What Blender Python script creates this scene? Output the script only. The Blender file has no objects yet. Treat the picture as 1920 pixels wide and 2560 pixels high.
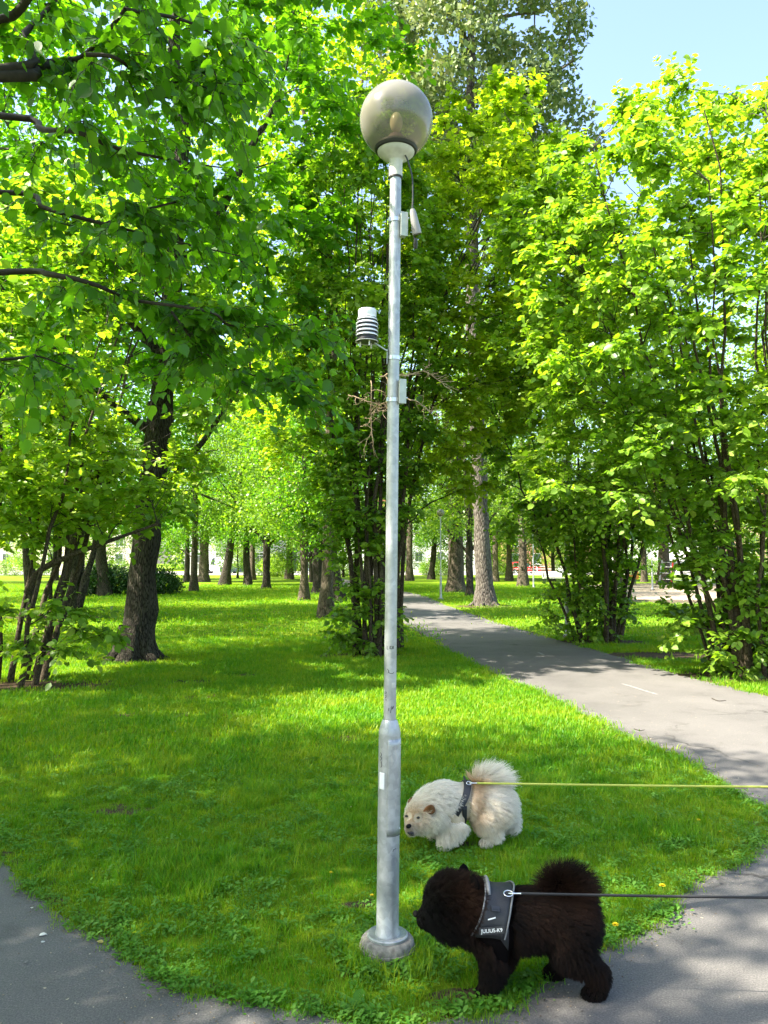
import bpy, bmesh, math, random
import numpy as np
from mathutils import Vector, Matrix, noise as mnoise
from mathutils.bvhtree import BVHTree
from mathutils.geometry import tessellate_polygon

# ------------------------------------------------------------------ camera, sky, sun, exposure
scene = bpy.context.scene
COL = scene.collection
FPX, CAMH, PITCH = 1930.0, 1.9, math.radians(3.56)     # focal length in photo pixels, eye height, tilt
cam_d = bpy.data.cameras.new('camera')
cam_d.sensor_fit = 'VERTICAL'; cam_d.sensor_height = 36.0
cam_d.lens = 36.0 * FPX / 2560.0
cam_d.clip_start = 0.05; cam_d.clip_end = 2000
cam = bpy.data.objects.new('camera', cam_d); COL.objects.link(cam)
cam.location = (0, 0, CAMH); cam.rotation_euler = (math.pi/2 + PITCH, 0, 0)
scene.camera = cam

SUN_EL, SUN_AZ = math.radians(50), math.radians(-107)   # azimuth from +Y, clockwise; sun stands to the left, a little behind
SUN_DIR = Vector((math.sin(SUN_AZ)*math.cos(SUN_EL), math.cos(SUN_AZ)*math.cos(SUN_EL), math.sin(SUN_EL)))
world = bpy.data.worlds.new('World'); scene.world = world; world.use_nodes = True
wn = world.node_tree
sky = wn.nodes.new('ShaderNodeTexSky'); sky.sky_type = 'NISHITA'; sky.sun_disc = False
sky.sun_elevation = SUN_EL; sky.sun_rotation = SUN_AZ
sky.air_density = 1.0; sky.dust_density = 2.5; sky.ozone_density = 1.0
bg = wn.nodes['Background']; bg.inputs['Strength'].default_value = 0.12
wn.links.new(sky.outputs[0], bg.inputs['Color'])
sun_d = bpy.data.lights.new('sun', 'SUN'); sun_d.energy = 5.0; sun_d.angle = math.radians(0.53)
sun_d.color = (1.0, 0.925, 0.78)
sun = bpy.data.objects.new('sun', sun_d); COL.objects.link(sun)
sun.rotation_euler = SUN_DIR.to_track_quat('Z', 'Y').to_euler()
sun.location = (-30, -10, 40)
scene.view_settings.view_transform = 'Standard'; scene.view_settings.look = 'None'
scene.view_settings.exposure = 2.25; scene.view_settings.gamma = 1.0
scene.view_settings.use_curve_mapping = False
cy = scene.cycles
scene.render.engine = 'CYCLES'
cy.max_bounces = 6; cy.diffuse_bounces = 3; cy.glossy_bounces = 2; cy.transmission_bounces = 4; cy.transparent_max_bounces = 8
cy.caustics_reflective = False; cy.caustics_refractive = False
cy.sample_clamp_indirect = 6.0
cy.use_denoising = True

# ------------------------------------------------------------------ helpers
def ray(px, py):
    u, v = (px-960)/FPX, (1280-py)/FPX
    return np.array([u, math.cos(PITCH)-v*math.sin(PITCH), math.sin(PITCH)+v*math.cos(PITCH)])
def G(px, py, z=0.0):
    """where a line of sight of the photograph meets the ground"""
    d = ray(px, py); t = (z-CAMH)/d[2]
    return np.array([d[0]*t, d[1]*t, z])
def P(px, py, Y):
    """the point of a line of sight at distance Y in front of the camera"""
    d = ray(px, py); t = Y/d[1]
    return np.array([d[0]*t, Y, CAMH+d[2]*t])

def tag(o, label=None, cat=None, group=None, kind=None):
    if label: o['label'] = label
    if cat: o['category'] = cat
    if group: o['group'] = group
    if kind: o['kind'] = kind
    return o
def empty(name, loc=(0,0,0), rot=(0,0,0)):
    o = bpy.data.objects.new(name, None); COL.objects.link(o)
    o.location = loc; o.rotation_euler = rot; o.empty_display_size = 0.1
    return o
def link(name, me, mat=None, parent=None, smooth=False):
    o = bpy.data.objects.new(name, me); COL.objects.link(o)
    if mat is not None and len(me.materials) == 0: me.materials.append(mat)
    if parent is not None: o.parent = parent
    if smooth: me.polygons.foreach_set('use_smooth', [True]*len(me.polygons))
    return o
def obj_bm(name, bm, mat, parent=None, smooth=False):
    me = bpy.data.meshes.new(name); bm.to_mesh(me); bm.free()
    return link(name, me, mat, parent, smooth)
def copy_tree(o, parent=None):
    c = o.copy(); COL.objects.link(c); c.parent = parent
    for ch in list(o.children): copy_tree(ch, c)
    return c

def np_mesh(name, V, F, attrs=None, smooth=False):
    """V (n,3), F (m,k) all faces of one size"""
    me = bpy.data.meshes.new(name)
    V = np.ascontiguousarray(V, dtype=np.float32); F = np.ascontiguousarray(F, dtype=np.int32)
    m, k = F.shape
    me.vertices.add(len(V)); me.vertices.foreach_set('co', V.ravel())
    me.loops.add(m*k); me.loops.foreach_set('vertex_index', F.ravel())
    me.polygons.add(m)
    me.polygons.foreach_set('loop_start', np.arange(0, m*k, k, dtype=np.int32))
    me.polygons.foreach_set('loop_total', np.full(m, k, dtype=np.int32))
    if smooth: me.polygons.foreach_set('use_smooth', np.ones(m, dtype=bool))
    for nme, arr in (attrs or {}).items():
        a = me.attributes.new(nme, 'FLOAT', 'POINT'); a.data.foreach_set('value', np.ascontiguousarray(arr, dtype=np.float32))
    me.update(calc_edges=True)
    return me

def bm_box(bm, c, s, rot=None, bevel=0.0):
    r = bmesh.ops.create_cube(bm, size=1.0)
    M = Matrix.Translation(Vector(c)) @ (rot.to_4x4() if rot is not None else Matrix.Identity(4)) @ Matrix.Diagonal((s[0], s[1], s[2], 1))
    bmesh.ops.transform(bm, matrix=M, verts=r['verts'])
    if bevel:
        es = list({e for v in r['verts'] for e in v.link_edges})
        bmesh.ops.bevel(bm, geom=es, offset=bevel, segments=2, affect='EDGES', profile=0.7)
def box(name, c, s, mat, parent=None, rot=None, bevel=0.0):
    bm = bmesh.new(); bm_box(bm, c, s, rot, bevel)
    return obj_bm(name, bm, mat, parent)
def lathe(name, prof, mat, parent=None, seg=32, smooth=True, axis_off=(0,0,0), M=None):
    """prof: list of (r,z) turned about z"""
    V, F = [], []
    a = np.linspace(0, 2*np.pi, seg, endpoint=False)
    for r, z in prof:
        V += [(r*math.cos(t)+axis_off[0], r*math.sin(t)+axis_off[1], z+axis_off[2]) for t in a]
    n = len(prof)
    for i in range(n-1):
        for j in range(seg):
            k = (j+1) % seg
            F.append((i*seg+j, i*seg+k, (i+1)*seg+k, (i+1)*seg+j))
    me = np_mesh(name, np.array(V), np.array(F), smooth=smooth)
    if M is not None: me.transform(M)
    if smooth:
        o = link(name, me, mat, parent)
        try: me.set_sharp_from_angle(angle=math.radians(40))
        except Exception: pass
        return o
    return link(name, me, mat, parent)

def tubes(paths, sides=6):
    """paths: list of (pts (n,3), radii (n,)); returns V, F quads"""
    VV, FF, off = [], [], 0
    ang = np.linspace(0, 2*np.pi, sides, endpoint=False); ca, sa = np.cos(ang), np.sin(ang)
    for pts, rad in paths:
        pts = np.asarray(pts, float); rad = np.asarray(rad, float); n = len(pts)
        t = np.gradient(pts, axis=0); t /= np.linalg.norm(t, axis=1, keepdims=True)+1e-9
        ref = np.array([0, 0, 1.0]) if abs(t[:, 2]).mean() < 0.7 else np.array([1.0, 0, 0])
        s = np.cross(t, ref); s /= np.linalg.norm(s, axis=1, keepdims=True)+1e-9
        b = np.cross(t, s)
        ring = pts[:, None, :] + rad[:, None, None]*(s[:, None, :]*ca[None, :, None] + b[:, None, :]*sa[None, :, None])
        VV.append(ring.reshape(-1, 3))
        i = np.arange(n-1)[:, None]*sides; j = np.arange(sides)[None, :]; k = (j+1) % sides
        FF.append(np.stack([i+j, i+k, i+sides+k, i+sides+j], -1).reshape(-1, 4)+off)
        off += n*sides
    return np.concatenate(VV), np.concatenate(FF)
def tube_obj(name, paths, mat, parent=None, sides=8, smooth=True):
    V, F = tubes(paths, sides)
    return link(name, np_mesh(name, V, F, smooth=smooth), mat, parent)
def resample(pts, n):
    pts = np.asarray(pts, float)
    d = np.r_[0, np.cumsum(np.linalg.norm(np.diff(pts, axis=0), axis=1))]
    s = np.linspace(0, d[-1], n)
    return np.stack([np.interp(s, d, pts[:, k]) for k in range(pts.shape[1])], 1)
def smooth_path(ctrl, n):
    """Catmull-Rom through the control points"""
    c = np.asarray(ctrl, float); c = np.vstack([2*c[0]-c[1], c, 2*c[-1]-c[-2]])
    out = []; m = len(c)-3
    for s in np.linspace(0, m-1e-6, n):
        i = int(s); t = s-i; p0, p1, p2, p3 = c[i:i+4]
        out.append(0.5*((2*p1)+(-p0+p2)*t+(2*p0-5*p1+4*p2-p3)*t*t+(-p0+3*p1-3*p2+p3)*t**3))
    return np.array(out)

def unit(v): return v/(np.linalg.norm(v, axis=-1, keepdims=True)+1e-9)
# ------------------------------------------------------------------ materials
def new_mat(name):
    m = bpy.data.materials.new(name); m.use_nodes = True
    nt = m.node_tree; b = nt.nodes['Principled BSDF']
    return m, nt, b
def nd(nt, t, **kw):
    n = nt.nodes.new(t)
    for k, v in kw.items():
        if k in n.inputs: n.inputs[k].default_value = v
        else: setattr(n, k, v)
    return n
def ramp(nt, stops, interp='LINEAR'):
    r = nt.nodes.new('ShaderNodeValToRGB'); r.color_ramp.interpolation = interp
    el = r.color_ramp.elements
    while len(el) > 1: el.remove(el[-1])
    el[0].position = stops[0][0]; el[0].color = (*stops[0][1], 1) if len(stops[0][1]) == 3 else stops[0][1]
    for p, c in stops[1:]:
        e = el.new(p); e.color = (*c, 1)
    return r
def mixc(nt, a, b, fac, mode='MIX'):
    m = nt.nodes.new('ShaderNodeMix'); m.data_type = 'RGBA'; m.blend_type = mode
    for sock, v in ((m.inputs[0], fac), (m.inputs[6], a), (m.inputs[7], b)):
        if isinstance(v, (int, float)): sock.default_value = v
        elif isinstance(v, tuple): sock.default_value = (*v, 1)
        else: nt.links.new(v, sock)
    return m.outputs[2]
def coords(nt, kind='Object', scale=(1,1,1)):
    tc = nt.nodes.new('ShaderNodeTexCoord'); mp = nt.nodes.new('ShaderNodeMapping')
    mp.inputs['Scale'].default_value = scale
    nt.links.new(tc.outputs[kind], mp.inputs['Vector'])
    return mp.outputs[0]
def tex_noise(nt, vec, scale, detail=4, rough=0.55):
    n = nt.nodes.new('ShaderNodeTexNoise'); n.inputs['Scale'].default_value = scale
    n.inputs['Detail'].default_value = detail; n.inputs['Roughness'].default_value = rough
    nt.links.new(vec, n.inputs['Vector']); return n.outputs[0]
def bump(nt, b, h, strength=0.3, dist=0.01):
    n = nt.nodes.new('ShaderNodeBump'); n.inputs['Strength'].default_value = strength; n.inputs['Distance'].default_value = dist
    nt.links.new(h, n.inputs['Height']); nt.links.new(n.outputs[0], b.inputs['Normal'])

def plain(name, col, rough=0.5, metal=0.0, var=0.08, scale=30, bmp=0.0, spec=0.5):
    m, nt, b = new_mat(name)
    v = coords(nt); n = tex_noise(nt, v, scale)
    c = tuple(max(0, x*(1-var*2)) for x in col); d = tuple(min(1, x*(1+var*2)) for x in col)
    r = ramp(nt, [(0.3, c), (0.7, d)]); nt.links.new(n, r.inputs[0])
    nt.links.new(r.outputs[0], b.inputs['Base Color'])
    b.inputs['Roughness'].default_value = rough; b.inputs['Metallic'].default_value = metal
    b.inputs['Specular IOR Level'].default_value = spec
    if bmp: bump(nt, b, n, bmp, 0.004)
    return m

def leaf_mat(name, dark, light, young, trans=0.45, tcol=None, rough=0.42):
    m, nt, b = new_mat(name)
    at = nt.nodes.new('ShaderNodeAttribute'); at.attribute_name = 'tint'
    r = ramp(nt, [(0.0, dark), (0.55, light), (1.0, young)]); nt.links.new(at.outputs['Fac'], r.inputs[0])
    nt.links.new(r.outputs[0], b.inputs['Base Color'])
    b.inputs['Roughness'].default_value = rough; b.inputs['Specular IOR Level'].default_value = 0.5
    tr = nt.nodes.new('ShaderNodeBsdfTranslucent')
    tc = mixc(nt, r.outputs[0], tcol or (2.1, 2.2, 0.5), 1.0, 'MULTIPLY')
    nt.links.new(tc, tr.inputs['Color'])
    mx = nt.nodes.new('ShaderNodeMixShader'); mx.inputs[0].default_value = trans
    nt.links.new(b.outputs[0], mx.inputs[1]); nt.links.new(tr.outputs[0], mx.inputs[2])
    nt.links.new(mx.outputs[0], nt.nodes['Material Output'].inputs['Surface'])
    return m
def bark_mat(name, dark, mid, light, zs=0.25, scale=26, strength=0.8):
    m, nt, b = new_mat(name)
    v = coords(nt, 'Object', (1, 1, zs))
    n1 = tex_noise(nt, v, scale, 5, 0.65)
    vo = nt.nodes.new('ShaderNodeTexVoronoi'); vo.feature = 'DISTANCE_TO_EDGE'; vo.inputs['Scale'].default_value = scale*0.9
    warp = nt.nodes.new('ShaderNodeVectorMath'); warp.operation = 'MULTIPLY_ADD'
    nw = nt.nodes.new('ShaderNodeTexNoise'); nw.inputs['Scale'].default_value = scale*0.4; nt.links.new(v, nw.inputs['Vector'])
    nt.links.new(nw.outputs['Color'], warp.inputs[0]); warp.inputs[1].default_value = (0.06, 0.06, 0.06); nt.links.new(v, warp.inputs[2])
    nt.links.new(warp.outputs[0], vo.inputs['Vector'])
    n2 = tex_noise(nt, coords(nt), 2.2, 3)
    ml = nt.nodes.new('ShaderNodeMath'); ml.operation = 'MULTIPLY_ADD'; ml.inputs[1].default_value = 1.8
    nt.links.new(vo.outputs['Distance'], ml.inputs[0]); nt.links.new(n1, ml.inputs[2])
    r = ramp(nt, [(0.38, dark), (0.6, mid), (0.85, light)]); nt.links.new(ml.outputs[0], r.inputs[0])
    r2 = ramp(nt, [(0.35, (0.75, 0.75, 0.75)), (0.65, (1.15, 1.15, 1.1))]); nt.links.new(n2, r2.inputs[0])
    nt.links.new(mixc(nt, r.outputs[0], r2.outputs[0], 1.0, 'MULTIPLY'), b.inputs['Base Color'])
    b.inputs['Roughness'].default_value = 0.9; b.inputs['Specular IOR Level'].default_value = 0.15
    bump(nt, b, ml.outputs[0], strength, 0.03)
    return m

M = {}
M['leaf_hazel'] = leaf_mat('leaf_hazel', (0.0796, 0.1691, 0.0172), (0.1669, 0.2869, 0.0257), (0.3033, 0.3972, 0.0572))
M['leaf_lime'] = leaf_mat('leaf_lime', (0.0494, 0.1389, 0.0108), (0.1012, 0.2415, 0.013), (0.1852, 0.3381, 0.0259), 0.55)
M['leaf_maple'] = leaf_mat('leaf_maple', (0.1079, 0.2025, 0.0132), (0.2075, 0.3105, 0.0198), (0.3487, 0.405, 0.0352), 0.5)
M['leaf_far'] = leaf_mat('leaf_far', (0.0676, 0.1446, 0.018), (0.1386, 0.2409, 0.024), (0.2536, 0.3443, 0.044))
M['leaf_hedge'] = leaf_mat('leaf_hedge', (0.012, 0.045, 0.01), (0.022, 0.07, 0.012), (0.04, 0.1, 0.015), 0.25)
M['needle'] = leaf_mat('needle', (0.095, 0.1553, 0.054), (0.1604, 0.2228, 0.0756), (0.2494, 0.27, 0.0972), 0.25, (1.3, 1.3, 0.8), 0.6)
M['bark_dark'] = bark_mat('bark_dark', (0.010, 0.008, 0.006), (0.032, 0.026, 0.020), (0.10, 0.088, 0.072), 0.16, 42, 1.0)
M['bark_hazel'] = bark_mat('bark_hazel', (0.022, 0.016, 0.010), (0.055, 0.042, 0.028), (0.10, 0.08, 0.056), 0.5, 34, 0.4)
M['bark_pine'] = bark_mat('bark_pine', (0.028, 0.022, 0.018), (0.078, 0.067, 0.057), (0.15, 0.132, 0.118), 0.35, 14, 0.9)
M['bark_grey'] = bark_mat('bark_grey', (0.025, 0.020, 0.014), (0.075, 0.060, 0.044), (0.14, 0.115, 0.09), 0.3, 20, 0.8)
M['twig'] = plain('twig_bark', (0.035, 0.027, 0.019), 0.85, var=0.2)
M['dead_twig'] = plain('dead_twig', (0.36, 0.265, 0.155), 0.85, var=0.25, scale=60)
# ------------------------------------------------------------------ the ground
LAWN_EDGE_LEFT = [(-900, 1990), (-500, 2020), (-200, 2075), (0, 2157), (58, 2215), (116, 2261), (191, 2313), (249, 2342), (312, 2389), (370, 2435), (440, 2470), (521, 2493), (637, 2510), (752, 2533), (868, 2556), (1000, 2572), (1130, 2552)]
LAWN_EDGE_RIGHT = [(1232, 2530), (1284, 2510), (1350, 2462), (1430, 2412), (1515, 2366), (1597, 2333), (1666, 2292), (1689, 2252), (1741, 2205), (1816, 2171), (1868, 2148), (1892, 2119), (1909, 2096), (1924, 2055), (1918, 2026)]
PATH_LEFT = [(1851, 1991), (1787, 1945), (1730, 1916), (1654, 1881), (1585, 1852), (1481, 1800), (1394, 1754), (1330, 1725), (1267, 1699), (1183, 1660), (1111, 1622), (1050, 1583), (1000, 1552), (965, 1525), (935, 1500), (900, 1478), (850, 1462)]
PATH_RIGHT = [(880, 1452), (940, 1463), (1000, 1477), (1055, 1488), (1122, 1516), (1222, 1550), (1311, 1577), (1410, 1605), (1499, 1627), (1610, 1663), (1721, 1694), (1832, 1721), (1920, 1741), (2150, 1800)]
def edge(pix, step, amp, seed):
    p = np.array([G(*q)[:2] for q in pix])
    L = np.linalg.norm(np.diff(p, axis=0), axis=1).sum()
    q = smooth_path(p, max(8, int(L/step)))
    rg = np.random.default_rng(seed)
    nz = np.convolve(rg.normal(0, 1, (len(q)+4)), [0.2, 0.5, 0.9, 0.5, 0.2], 'valid')
    t = np.gradient(q, axis=0); t /= np.linalg.norm(t, axis=1, keepdims=True)+1e-9
    q[1:-1] += (np.stack([-t[:, 1], t[:, 0]], 1)*nz[:, None]*amp)[1:-1]
    return q
e1 = edge(LAWN_EDGE_LEFT + LAWN_EDGE_RIGHT + PATH_LEFT, 0.06, 0.011, 1)
e2 = edge(PATH_RIGHT, 0.15, 0.025, 2)
ASPHALT = np.vstack([e1, [[-9, 92], [-7, 92]], e2, [[14, 10], [14, -6], [-14, -6], [-14, e1[0, 1]]]])
# far stretch: the path swings left and reaches the street behind the trees
def inside(poly, x, y):
    x = np.asarray(x); y = np.asarray(y); r = np.zeros(x.shape, bool)
    x1, y1 = poly[:, 0], poly[:, 1]; x2, y2 = np.roll(x1, -1), np.roll(y1, -1)
    for a, b, c, d in zip(x1, y1, x2, y2):
        if b == d: continue
        k = ((b > y) != (d > y)) & (x < (c-a)*(y-b)/(d-b)+a)
        r ^= k
    return r
def edge_dist(poly, x, y):
    """distance to the nearest outline point of a finely sampled outline"""
    out = np.full(len(x), 9.0)
    pp = poly
    for i in range(0, len(x), 4000):
        d = (x[i:i+4000, None]-pp[None, :, 0])**2+(y[i:i+4000, None]-pp[None, :, 1])**2
        out[i:i+4000] = np.sqrt(d.min(1))
    return out

def asphalt_mat():
    m, nt, b = new_mat('asphalt')
    v = coords(nt)
    big = tex_noise(nt, v, 0.6, 5, 0.6); fine = tex_noise(nt, v, 120, 3, 0.7)
    vo = nt.nodes.new('ShaderNodeTexVoronoi'); vo.inputs['Scale'].default_value = 95; nt.links.new(v, vo.inputs['Vector'])
    r = ramp(nt, [(0.3, (0.100, 0.095, 0.091)), (0.7, (0.150, 0.142, 0.135))]); nt.links.new(big, r.inputs[0])
    r2 = ramp(nt, [(0.32, (0.6, 0.6, 0.6)), (0.55, (1.0, 1.0, 1.0)), (0.72, (1.5, 1.47, 1.42))]); nt.links.new(fine, r2.inputs[0])
    c = mixc(nt, r.outputs[0], r2.outputs[0], 1.0, 'MULTIPLY')
    r3 = ramp(nt, [(0.0, (1.35, 1.33, 1.3)), (0.35, (1, 1, 1))]); nt.links.new(vo.outputs['Distance'], r3.inputs[0])
    c = mixc(nt, c, r3.outputs[0], 1.0, 'MULTIPLY')
    sp = tex_noise(nt, v, 34, 2, 0.5); r4 = ramp(nt, [(0.73, (0, 0, 0)), (0.77, (1, 1, 1))]); nt.links.new(sp, r4.inputs[0])
    c = mixc(nt, c, (0.36, 0.31, 0.22), r4.outputs[0])
    st_ = tex_noise(nt, v, 1.9, 6, 0.7); r5 = ramp(nt, [(0.30, (0.72, 0.71, 0.70)), (0.45, (1, 1, 1)), (0.62, (1, 1, 1)), (0.75, (1.2, 1.18, 1.14))]); nt.links.new(st_, r5.inputs[0])
    c = mixc(nt, c, r5.outputs[0], 1.0, 'MULTIPLY')
    wv = nt.nodes.new('ShaderNodeVectorMath'); wv.operation = 'MULTIPLY_ADD'; nw = nt.nodes.new('ShaderNodeTexNoise'); nw.inputs['Scale'].default_value = 2.5; nw.inputs['Detail'].default_value = 4; nt.links.new(v, nw.inputs['Vector'])
    nt.links.new(nw.outputs['Color'], wv.inputs[0]); wv.inputs[1].default_value = (.5, .5, .5); nt.links.new(v, wv.inputs[2])
    vc = nt.nodes.new('ShaderNodeTexVoronoi'); vc.feature = 'DISTANCE_TO_EDGE'; vc.inputs['Scale'].default_value = .55; nt.links.new(wv.outputs[0], vc.inputs['Vector'])
    r6 = ramp(nt, [(0.0, (0.35, 0.34, 0.33)), (0.006, (0.6, 0.6, 0.6)), (0.010, (1, 1, 1))]); nt.links.new(vc.outputs['Distance'], r6.inputs[0])
    cm = tex_noise(nt, v, .5, 2); r7 = ramp(nt, [(.52, (0, 0, 0)), (.6, (1, 1, 1))]); nt.links.new(cm, r7.inputs[0])
    c = mixc(nt, c, mixc(nt, c, r6.outputs[0], 1.0, 'MULTIPLY'), r7.outputs[0])
    nt.links.new(c, b.inputs['Base Color']); b.inputs['Roughness'].default_value = 0.88; b.inputs['Specular IOR Level'].default_value = 0.3
    bump(nt, b, fine, 0.5, 0.006)
    return m
M['asphalt'] = asphalt_mat()
tri = tessellate_polygon([[Vector((x, y, 0)) for x, y in ASPHALT]])
path = link('path', np_mesh('path', np.c_[ASPHALT, np.full(len(ASPHALT), 0.008)], np.array(tri)), M['asphalt'])
# face up
pm = path.data
if pm.polygons[0].normal.z < 0: pm.flip_normals()
tag(path, 'grey asphalt footpath running from the foreground to the far street', kind='structure')

# bare soil: round the feet of the shrubs and trees, worn spots, the path's verges
BARE = [(*G(926, 1640)[:2], 1.3, 0.55), (*G(1860, 1690)[:2], 1.9, 1.0), (*G(1500, 1606)[:2], 1.8, 0.9), (*G(60, 1715)[:2], 2.0, 0.7),
        (*G(130, 1545)[:2], 2.4, 1.2), (*G(336, 1652)[:2], 0.9, 0.6), (*G(1212, 1516)[:2], 1.5, 1.0), (*G(1470, 2080)[:2], 0.10, 0.04),
        (*G(1155, 2485)[:2], 0.13, 0.07), (*G(760, 1918)[:2], 0.14, 0.08), (*G(480, 1706)[:2], 0.5, 0.25), (*G(610, 1690)[:2], 0.25, 0.2),
        (*G(1680, 1640)[:2], 2.6, 1.0), (*G(300, 2030)[:2], 0.3, 0.08), (*G(575, 1788)[:2], 0.16, 0.06), (*G(930, 2430)[:2], 0.1, 0.1), (*G(975, 2400)[:2], 0.2, 0.18)]
_r = np.random.default_rng(71)
for _ in range(34):
    _y = math.sqrt(_r.uniform(2.6**2, 16**2)); BARE.append((_r.uniform(-.5, .35)*_y, _y, _r.uniform(.05, .16)*(1+_y*.06), _r.uniform(.03, .09)*(1+_y*.06)))
def bare_at(x, y):
    v = np.zeros(len(x))
    for cx, cy_, rx, ry in BARE:
        v = np.maximum(v, 1.25-np.sqrt(((x-cx)/rx)**2+((y-cy_)/ry)**2))
    return np.clip(v, 0, 1)
xs = np.unique(np.round(np.r_[-400, -200, -120, np.arange(-80, -12, 3.0), np.arange(-12, 12, 0.22), np.arange(12, 80, 3.0), 120, 200, 400], 3))
ys = np.unique(np.round(np.r_[-60, -20, -8, np.arange(-2, 2, 0.5), np.arange(2, 6, 0.1), np.arange(6, 24, 0.3), np.arange(24, 110, 2.0), 130, 200, 400], 3))
X, Y = np.meshgrid(xs, ys); XV, YV = X.ravel(), Y.ravel()
nx, ny = len(xs), len(ys)
i, j = np.meshgrid(np.arange(nx-1), np.arange(ny-1)); a = (j*nx+i).ravel()
F = np.stack([a, a+1, a+nx+1, a+nx], 1)
ed = edge_dist(np.vstack([e1, e2]), XV, YV)
bare = np.maximum(bare_at(XV, YV), np.clip(1-ed/0.16, 0, 1)*0.9)
M['lawn'] = None
def lawn_mat():
    m, nt, b = new_mat('lawn_ground')
    v = coords(nt)
    at = nt.nodes.new('ShaderNodeAttribute'); at.attribute_name = 'bare'
    n1 = tex_noise(nt, v, 0.35, 5, 0.6); n2 = tex_noise(nt, v, 9, 5, 0.7); n3 = tex_noise(nt, v, 60, 3, 0.7)
    g = ramp(nt, [(0.3, (0.070, 0.145, 0.005)), (0.5, (0.120, 0.205, 0.007)), (0.75, (0.185, 0.245, 0.010))]); nt.links.new(n1, g.inputs[0])
    g2 = ramp(nt, [(0.25, (0.6, 0.6, 0.6)), (0.75, (1.3, 1.25, 1.2))]); nt.links.new(n2, g2.inputs[0])
    gc = mixc(nt, g.outputs[0], g2.outputs[0], 1.0, 'MULTIPLY')
    s = ramp(nt, [(0.3, (0.045, 0.030, 0.018)), (0.55, (0.085, 0.060, 0.038)), (0.8, (0.16, 0.12, 0.08))]); nt.links.new(n3, s.inputs[0])
    ad = nt.nodes.new('ShaderNodeMath'); ad.operation = 'MULTIPLY_ADD'; ad.inputs[1].default_value = 1.2
    ml = nt.nodes.new('ShaderNodeMath'); ml.operation = 'SUBTRACT'; ml.inputs[1].default_value = 0.5; nt.links.new(n2, ml.inputs[0])
    nt.links.new(ml.outputs[0], ad.inputs[0]); nt.links.new(at.outputs['Fac'], ad.inputs[2])
    f = ramp(nt, [(0.32, (0, 0, 0)), (0.5, (1, 1, 1))]); nt.links.new(ad.outputs[0], f.inputs[0])
    nt.links.new(mixc(nt, gc, s.outputs[0], f.outputs[0]), b.inputs['Base Color'])
    b.inputs['Roughness'].default_value = 0.95; b.inputs['Specular IOR Level'].default_value = 0.1
    bump(nt, b, n3, 0.6, 0.02)
    return m
M['lawn'] = lawn_mat()
lawn = link('ground', np_mesh('ground', np.c_[XV, YV, np.zeros(len(XV))], F, {'bare': bare}), M['lawn'])
tag(lawn, 'park lawn ground under the grass, bare soil round the shrubs', kind='structure')

# ------------------------------------------------------------------ grass
def blade_mat(name, c0, c1, c2, trans=0.35):
    m, nt, b = new_mat(name)
    oi = nt.nodes.new('ShaderNodeObjectInfo'); ge = nt.nodes.new('ShaderNodeNewGeometry')
    n1 = tex_noise(nt, ge.outputs['Position'], 0.9, 4, 0.6)
    at = nt.nodes.new('ShaderNodeAttribute'); at.attribute_name = 'tint'
    s1 = nt.nodes.new('ShaderNodeMath'); s1.operation = 'MULTIPLY_ADD'; s1.inputs[1].default_value = 0.35
    nt.links.new(oi.outputs['Random'], s1.inputs[0]); nt.links.new(n1, s1.inputs[2])
    s2 = nt.nodes.new('ShaderNodeMath'); s2.operation = 'MULTIPLY_ADD'; s2.inputs[1].default_value = 0.35
    nt.links.new(at.outputs['Fac'], s2.inputs[0]); nt.links.new(s1.outputs[0], s2.inputs[2])
    r = ramp(nt, [(0.45, c0), (0.85, c1), (1.2, c2)]); 
    mr = nt.nodes.new('ShaderNodeMapRange'); mr.inputs[1].default_value = 0.3; mr.inputs[2].default_value = 1.2
    nt.links.new(s2.outputs[0], mr.inputs[0]); nt.links.new(mr.outputs[0], r.inputs[0])
    el = r.color_ramp.elements; el[0].position, el[1].position, el[2].position = 0.1, 0.5, 0.95
    nt.links.new(r.outputs[0], b.inputs['Base Color']); b.inputs['Roughness'].default_value = 0.5; b.inputs['Specular IOR Level'].default_value = 0.25
    tr = nt.nodes.new('ShaderNodeBsdfTranslucent'); nt.links.new(mixc(nt, r.outputs[0], (2.3, 1.9, 0.4), 1.0, 'MULTIPLY'), tr.inputs['Color'])
    mx = nt.nodes.new('ShaderNodeMixShader'); mx.inputs[0].default_value = trans
    nt.links.new(b.outputs[0], mx.inputs[1]); nt.links.new(tr.outputs[0], mx.inputs[2])
    nt.links.new(mx.outputs[0], nt.nodes['Material Output'].inputs['Surface'])
    return m
M['blade'] = blade_mat('grass_blade', (0.041, 0.172, 0.007), (0.098, 0.262, 0.008), (0.24, 0.33, 0.016), 0.42)
M['weed'] = blade_mat('weed_leaf', (0.040, 0.145, 0.010), (0.075, 0.21, 0.018), (0.13, 0.27, 0.04), 0.32)
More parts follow.
